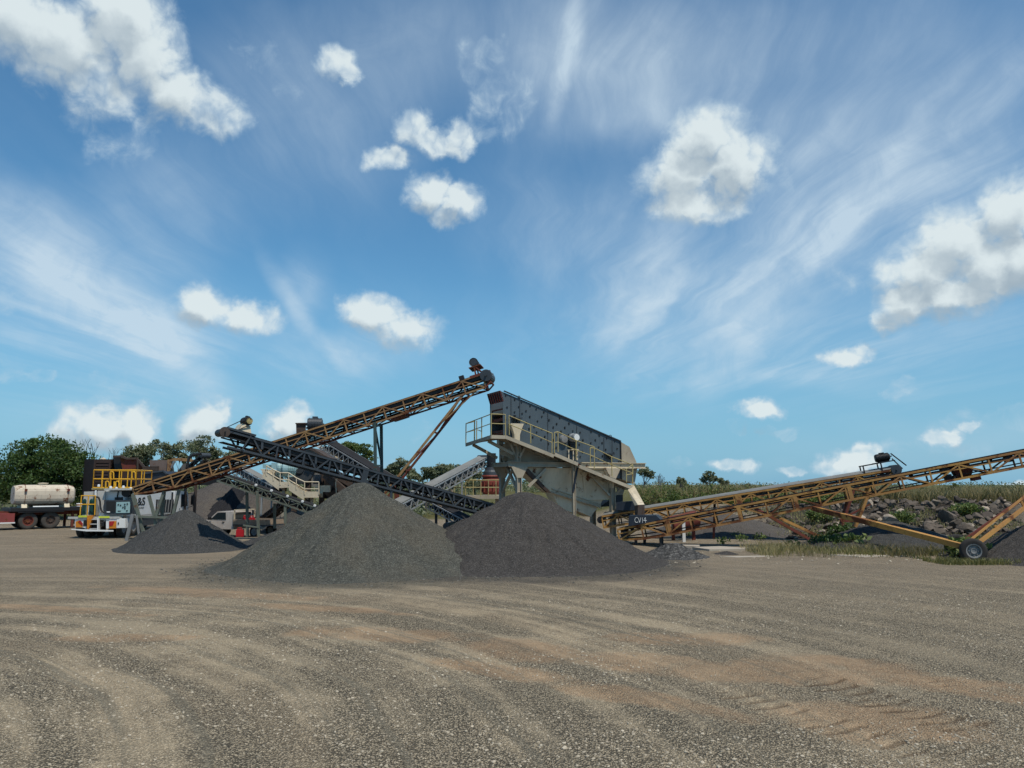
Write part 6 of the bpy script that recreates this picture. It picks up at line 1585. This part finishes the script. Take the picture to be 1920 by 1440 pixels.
def dead(label, px, top, Y, seed, wd=.7, tr=.06, depth=4):
    b = gp(px, Y); return tree('dead_tree', label, b, P(px, top, Y).z - b.z, seed, 'leaf_e', depth, .1, 0, .1, .7, tr, DEAD, width=wd, bark='deadwood')
dead('bare dead tree standing out of the dense tree against the cloud', 178, 822, 72, 31, .8, .12); dead('thin bare dead tree leaning beside the brown wall', 199, 838, 74, 32, .9, .09)
dead('grey leafless tree on the scrub bank right of the tower', 1236, 886, 61, 33, .7, .07, 5); dead('short black leafless stump tree rising from the rear conveyor', 1284, 905, 58, 35, .8, .07, 3)
dead('faint leafless twigs at the far left edge', 8, 838, 70, 36, .8, .06)
# scrub band on the bank
def band(name, n_, xr, yr, hgt, size, mat, seed, wid=.5, zoff=0.0, mask=None):
    r = np.random.default_rng(seed); k = n_ // 60
    cx = r.uniform(*xr, k); cy = r.uniform(*yr, k)
    if mask is not None: m_ = mask(cx, cy); cx, cy = cx[m_], cy[m_]; k = len(cx)
    cz = gz(cx, cy); H = hgt * (.45 + .75 * r.random(k)); o = r.normal(size=(k, 60, 3)); o /= np.linalg.norm(o, axis=2)[..., None]; o *= (r.random((k, 60)) ** .45)[..., None]
    c = np.stack([cx, cy, cz + H * .5 + zoff], -1)[:, None] + o * np.stack([np.full(k, wid), np.full(k, wid), H * .5], -1)[:, None]
    v, f = leaf_quads(c.reshape(-1, 3), size, r); sh = np.clip(r.uniform(.1, .8, (k, 1)) + r.normal(size=(k, 60)) * .15, 0, 1)
    return tag(npmesh(name, v, f, M[mat], attr={'shade': np.repeat(sh.ravel(), 4)}), kind='stuff')
band('scrub', 36000, (10.5, 24), (55, 66), .85, .085, 'leaf_g', 51, .5)
band('scrub', 15000, (9.8, 17), (56, 62), 1.25, .08, 'leaf_g', 57, .6)
band('scrub', 5000, (23, 46), (62, 80), .45, .07, 'leaf_e', 52, .6)
band('undergrowth', 16000, (-50, 9), (64, 76), .9, .12, 'leaf_e', 53, .8)
band('distant_wood', 40000, (-140, 14), (120, 175), 2.8, .22, 'leaf_e', 54, 2.6)
band('distant_wood', 24000, (-330, 420), (260, 330), 2.6, .34, 'leaf_e', 56, 6.0)
band('verge_weeds', 7000, (9, 21), (31.0, 42), .35, .07, 'leaf_g', 55, .4, mask=lambda x, y: fbm(x * .5, y * .5, 61, 3) > .12)
def blades(name, n_, xr, yr, h0, h1, w, mat, seed, mask=None, lean=.35):
    r = np.random.default_rng(seed); x = r.uniform(*xr, n_); y = r.uniform(*yr, n_)
    if mask is not None: m_ = mask(x, y); x, y = x[m_], y[m_]; n_ = len(x)
    z = gz(x, y) - .02; H = r.uniform(h0, h1, n_) * (.75 + .5 * (fbm(x * .4, y * .4, 71, 3) + .5)); a = r.random(n_) * 6.283; ww = w * (.6 + .8 * r.random(n_))
    dx, dy = np.cos(a) * ww, np.sin(a) * ww; lx, ly = r.normal(size=n_) * lean * H, r.normal(size=n_) * lean * H
    b = np.stack([x, y, z], -1); d = np.stack([dx, dy, 0 * dx], -1); m1 = b + np.stack([lx * .35, ly * .35, H * .6], -1); t = b + np.stack([lx, ly, H], -1)
    v = np.stack([b - d, b + d, m1 + d * .7, t, m1 - d * .7], 1).reshape(-1, 3); f = np.arange(n_ * 5).reshape(n_, 5)
    sh = np.clip(.5 + .9 * fbm(x * .25, y * .25, 73, 3) + r.normal(size=n_) * .16, 0, 1)
    return tag(npmesh(name, v, f, M[mat], attr={'shade': np.repeat(sh, 5)}), kind='stuff')
blades('tall_grass', 42000, (20.5, 52), (56.5, 72), .65, 1.25, .022, 'dry', 81)
blades('tall_grass', 9000, (10, 22), (56, 64), .7, 1.35, .02, 'dry', 82)
blades('grass', 5500, (9.5, 18.5), (29.2, 33.5), .05, .40, .010, 'grass', 83, mask=lambda x, y: (fbm(x * .6, y * .6, 75, 3) > -.14) & (sstep(y, 29.0, 31.2) * 1.3 + .8 * vnoise(x * .9, y * .9, 3) > np.random.default_rng(8).random(len(x))) & (x < 18.8))
blades('dry_grass', 7500, (9.5, 18.5), (29.3, 33.2), .10, .50, .009, 'dry', 87, mask=lambda x, y: (fbm(x * .8, y * .8, 75, 3) > -.10) & (x < 18.3) & (sstep(y, 29.0, 31.4) * 1.2 + .8 * vnoise(x * .8, y * .8, 13) > np.random.default_rng(9).random(len(x))))
blades('grass', 3500, (14.6, 17.6), (26.6, 29.0), .06, .28, .012, 'grass', 84, mask=lambda x, y: fbm(x * .9, y * .9, 77, 3) > -.05)
blades('grass', 9000, (10, 30), (38, 52), .1, .4, .016, 'grass', 85, mask=lambda x, y: fbm(x * .35, y * .35, 79, 3) > .04)
# shrubs
def shrub(label, c, w, h, n_, leaf, mat, seed, name='shrub', tone=.4):
    r = np.random.default_rng(seed); rt = thing(name, label, 'shrub', c); mb = MB(); cs, sh = [], []
    for k in range(16):
        a = r.uniform(0, 6.283); e = Vector(c) + V(math.cos(a) * w * .5 * r.random() ** .5, math.sin(a) * w * .5 * r.random() ** .5, h * r.uniform(.35, .9)); mb.tube(Vector(c) - UP * .05, e, .02, 5, .008, False)
        m_ = n_ // 16; o = r.normal(size=(m_, 3)) * np.array([w, w, h * .8]) * .14; cs.append(np.array(e) + o); sh.append(np.clip(tone + r.normal() * .2 + r.normal(size=m_) * .12, 0, 1))
    mb.tobj('stem', M['bark'], rt); c_ = np.concatenate(cs); v, f = leaf_quads(c_, leaf, r); npmesh('foliage', v, f, M[mat], parent=rt, attr={'shade': np.repeat(np.concatenate(sh), 4)})
    return rt
shrub('dark green creeper shrub where the raking arms meet the ground', gp(1549, 34.5), 1.6, .5, 1500, .07, 'leaf_d', 91)
shrub('taller dark green bush behind the pale leaved plant', gp(1570, 36), 1.0, .9, 1200, .08, 'leaf_d', 92)
shrub('pale leaved weedy plant at the foot of the dark bush', gp(1592, 33.4), 1.3, .65, 420, .12, 'leaf_b', 93, 'broadleaf_plant', .6)
shrub('yellow green leafy plant growing over the stacker wheel', V(P(1815, 1000, 29).x, 29, 0), 1.1, .75, 520, .11, 'leaf_b', 94, 'broadleaf_plant', .65)
shrub('round green bush among the boulders, left of the pale rocks', gp(1533, 46), 1.1, .9, 900, .08, 'leaf_g', 95)
shrub('small olive bush amid the boulders under the stacker', gp(1690, 45), 1.3, .9, 900, .08, 'leaf_g', 96)
shrub('green bush at the top right of the boulder slope', gp(1805, 49), 1.6, .8, 1000, .09, 'leaf_g', 97)

# ------------------------------------------------------------------ boulders on the bank
def rock_mat(name, a, b_):
    m, n, b = new_mat(name); geo = n.add('ShaderNodeNewGeometry'); p = geo.outputs['Position']
    oi = n.add('ShaderNodeObjectInfo')
    c = n.mix(n.noise(p, 2.2, 6, .65), a, b_); c = n.mix(n.m('MULTIPLY', n.ss(n.noise(p, 9, 5, .7), .5, .8), .5), c, tuple(q * .45 for q in a[:3]) + (1,))
    c = n.mix(n.m('MULTIPLY', n.ss(oi.outputs['Random'], .45, 1.0), .75), c, (.065, .053, .045, 1))
    n.put(b.inputs['Base Color'], c); b.inputs['Roughness'].default_value = .9; b.inputs['Specular IOR Level'].default_value = .2
    bp = n.add('ShaderNodeBump'); bp.inputs['Strength'].default_value = .5; bp.inputs['Distance'].default_value = .06; n.put(bp.inputs['Height'], n.noise(p, 6, 6, .65)); n.l.new(bp.outputs[0], b.inputs['Normal'])
    return m
M['rock'] = rock_mat('quarry_rock', (.065, .053, .043, 1), (.17, .138, .108, 1)); M['rock_p'] = rock_mat('pale_quarry_rock', (.28, .23, .175, 1), (.43, .355, .275, 1))
import bmesh
def rock_mesh(seed):
    r = random.Random(seed); bm = bmesh.new(); bmesh.ops.create_icosphere(bm, subdivisions=2, radius=1.0)
    for k in range(9):     # cut flat faces
        d = V(r.gauss(0, 1), r.gauss(0, 1), r.gauss(0, 1)).normalized(); lim = r.uniform(.42, .75)
        for v in bm.verts:
            e = v.co.dot(d) - lim
            if e > 0: v.co -= d * e
    s_ = V(r.uniform(.8, 1.35), r.uniform(.7, 1.1), r.uniform(.5, .85))
    for v in bm.verts: v.co = V(v.co.x * s_.x, v.co.y * s_.y, v.co.z * s_.z) + V(r.gauss(0, .02), r.gauss(0, .02), r.gauss(0, .02))
    me = bpy.data.meshes.new('boulder'); bm.to_mesh(me); bm.free(); me.materials.append(M['rock_p'] if seed % 4 == 0 else M['rock']); return me
RM = [rock_mesh(s_) for s_ in range(16)]
rb = random.Random(77)
def boulder(px, Y, size, k, label, g='boulders tipped on the bank behind the stacker', up=0.0):
    p = gp(px, Y); o = bpy.data.objects.new('boulder', RM[k % 16]); o.location = p + UP * (size * .22 + up); o.scale = (size,) * 3
    o.rotation_euler = (rb.uniform(-.6, .6), rb.uniform(-.6, .6), rb.uniform(0, 6.28)); COL.objects.link(o)
    return tag(o, label, 'boulder', g)
boulder(1772, 46, .66, 5, 'largest dark boulder with a slanting flat face, centre right of the rock slope', up=.35)
boulder(1668, 44.5, .58, 4, 'big pale tan boulder under the stacker, left part of the rock slope', up=.2)
boulder(1735, 43, .5, 8, 'small bright cream boulder in the middle of the rock slope', up=.2)
boulder(1805, 42.5, .55, 12, 'pinkish tan boulder low at the right of the rock slope', up=.1)
boulder(1404, 42.5, .45, 3, 'single brown boulder resting on the toe of the brownish heap')
n_ = 0
while n_ < 288:
    px = rb.uniform(1395, 1885); Y = rb.uniform(41, 57)
    f = (Y - 41) / 16
    if px < 1560 and rb.random() < .45: continue
    if px > 1840 and Y < 45: continue
    s_ = rb.choice((.13, .16, .19, .22, .26, .32, .42)) * rb.uniform(.8, 1.15)
    if px < 1540: s_ *= .7
    boulder(px, Y, s_, rb.randrange(16), 'angular quarry boulder lying loose on the rock slope behind the stacker', up=.06 + .22 * rb.random()); n_ += 1
M['darkstone'] = stone_mat('dark_broken_rock', (.035, .029, .024, 1), (.10, .082, .066, 1), (.26, .215, .17, 1))
tag(stones('rubble', 3600, (12, 40), (39.5, 58), .06, .30, M['darkstone'], 15, 1, keep=lambda x, y: (x / y > .3) & (x / y < .65)), kind='stuff')
tag(stones('rubble', 700, (3, 26), (26.8, 33), .02, .07, M['stone'], 16, 1), kind='stuff')

# ------------------------------------------------------------------ small things on the right of the yard
pst = thing('marker_post', 'white post standing behind the orange truss near the brownish heap', 'post', drop(P(1282, 1010, 37), gz1(8, 37)))
b0 = V(P(1282, 1000, 37.3).x, 37.3, gz1(8.3, 37.3)); MB().box(b0 + UP * .45, (.14, .14, 1.0)).tobj('shaft', M['white'], pst); MB().box(b0 + UP * .97, (.17, .17, .05)).tobj('cap', M['white'], pst)
rd = thing('drive_unit', 'dark red drum drive unit seen through the trusses right of the CV14 box', 'machine', V(P(1290, 990, 38.6).x, 38.6, 0))
MB().tube(P(1257, 985, 38.4), P(1305, 973, 38.8), .42, 18).tobj('drum', M['redrust'], rd); MB().tube(P(1250, 987, 38.35), P(1257, 985, 38.4), .25, 14).tobj('end_cap', M['wood'], rd)
each('leg', M['redrust'], rd, [(P(1262, 990, 38.5), drop(P(1262, 990, 38.5)), .14, .14, YV), (P(1300, 985, 38.8), drop(P(1300, 985, 38.8)), .14, .14, YV)])
M['slab'] = paint('sandy_concrete', (.40, .35, .28, 1), (.30, .26, .21, 1), None, rough=.9, scale=.8, streak=False)
def slab(label, pts, z):
    r = MB().prism([G(x, y, z) for x, y in pts][::-1], V(0, 0, -.16)); o = r.tobj('concrete_slab', M['slab'], loc=G(*pts[0], z)); return tag(o, label, 'slab')
slab('narrow pale concrete slab left of the long one beneath the stacker', ((1279, 1021), (1312, 1021.5), (1310, 1024), (1284, 1023.5)), .10)
slab('long pale concrete slab lying on the yard beneath the stacker', ((1298, 1025.5), (1350, 1024), (1412, 1027), (1412, 1029), (1330, 1030)), .10)
slab('thin pale concrete strip at the near edge, right of the tiny heap', ((1350, 1043), (1440, 1041.5), (1452, 1043), (1380, 1045)), .03)
slab('pale concrete strip along the near edge of the grass', ((1555, 1040), (1640, 1039), (1668, 1042), (1620, 1044)), .03)
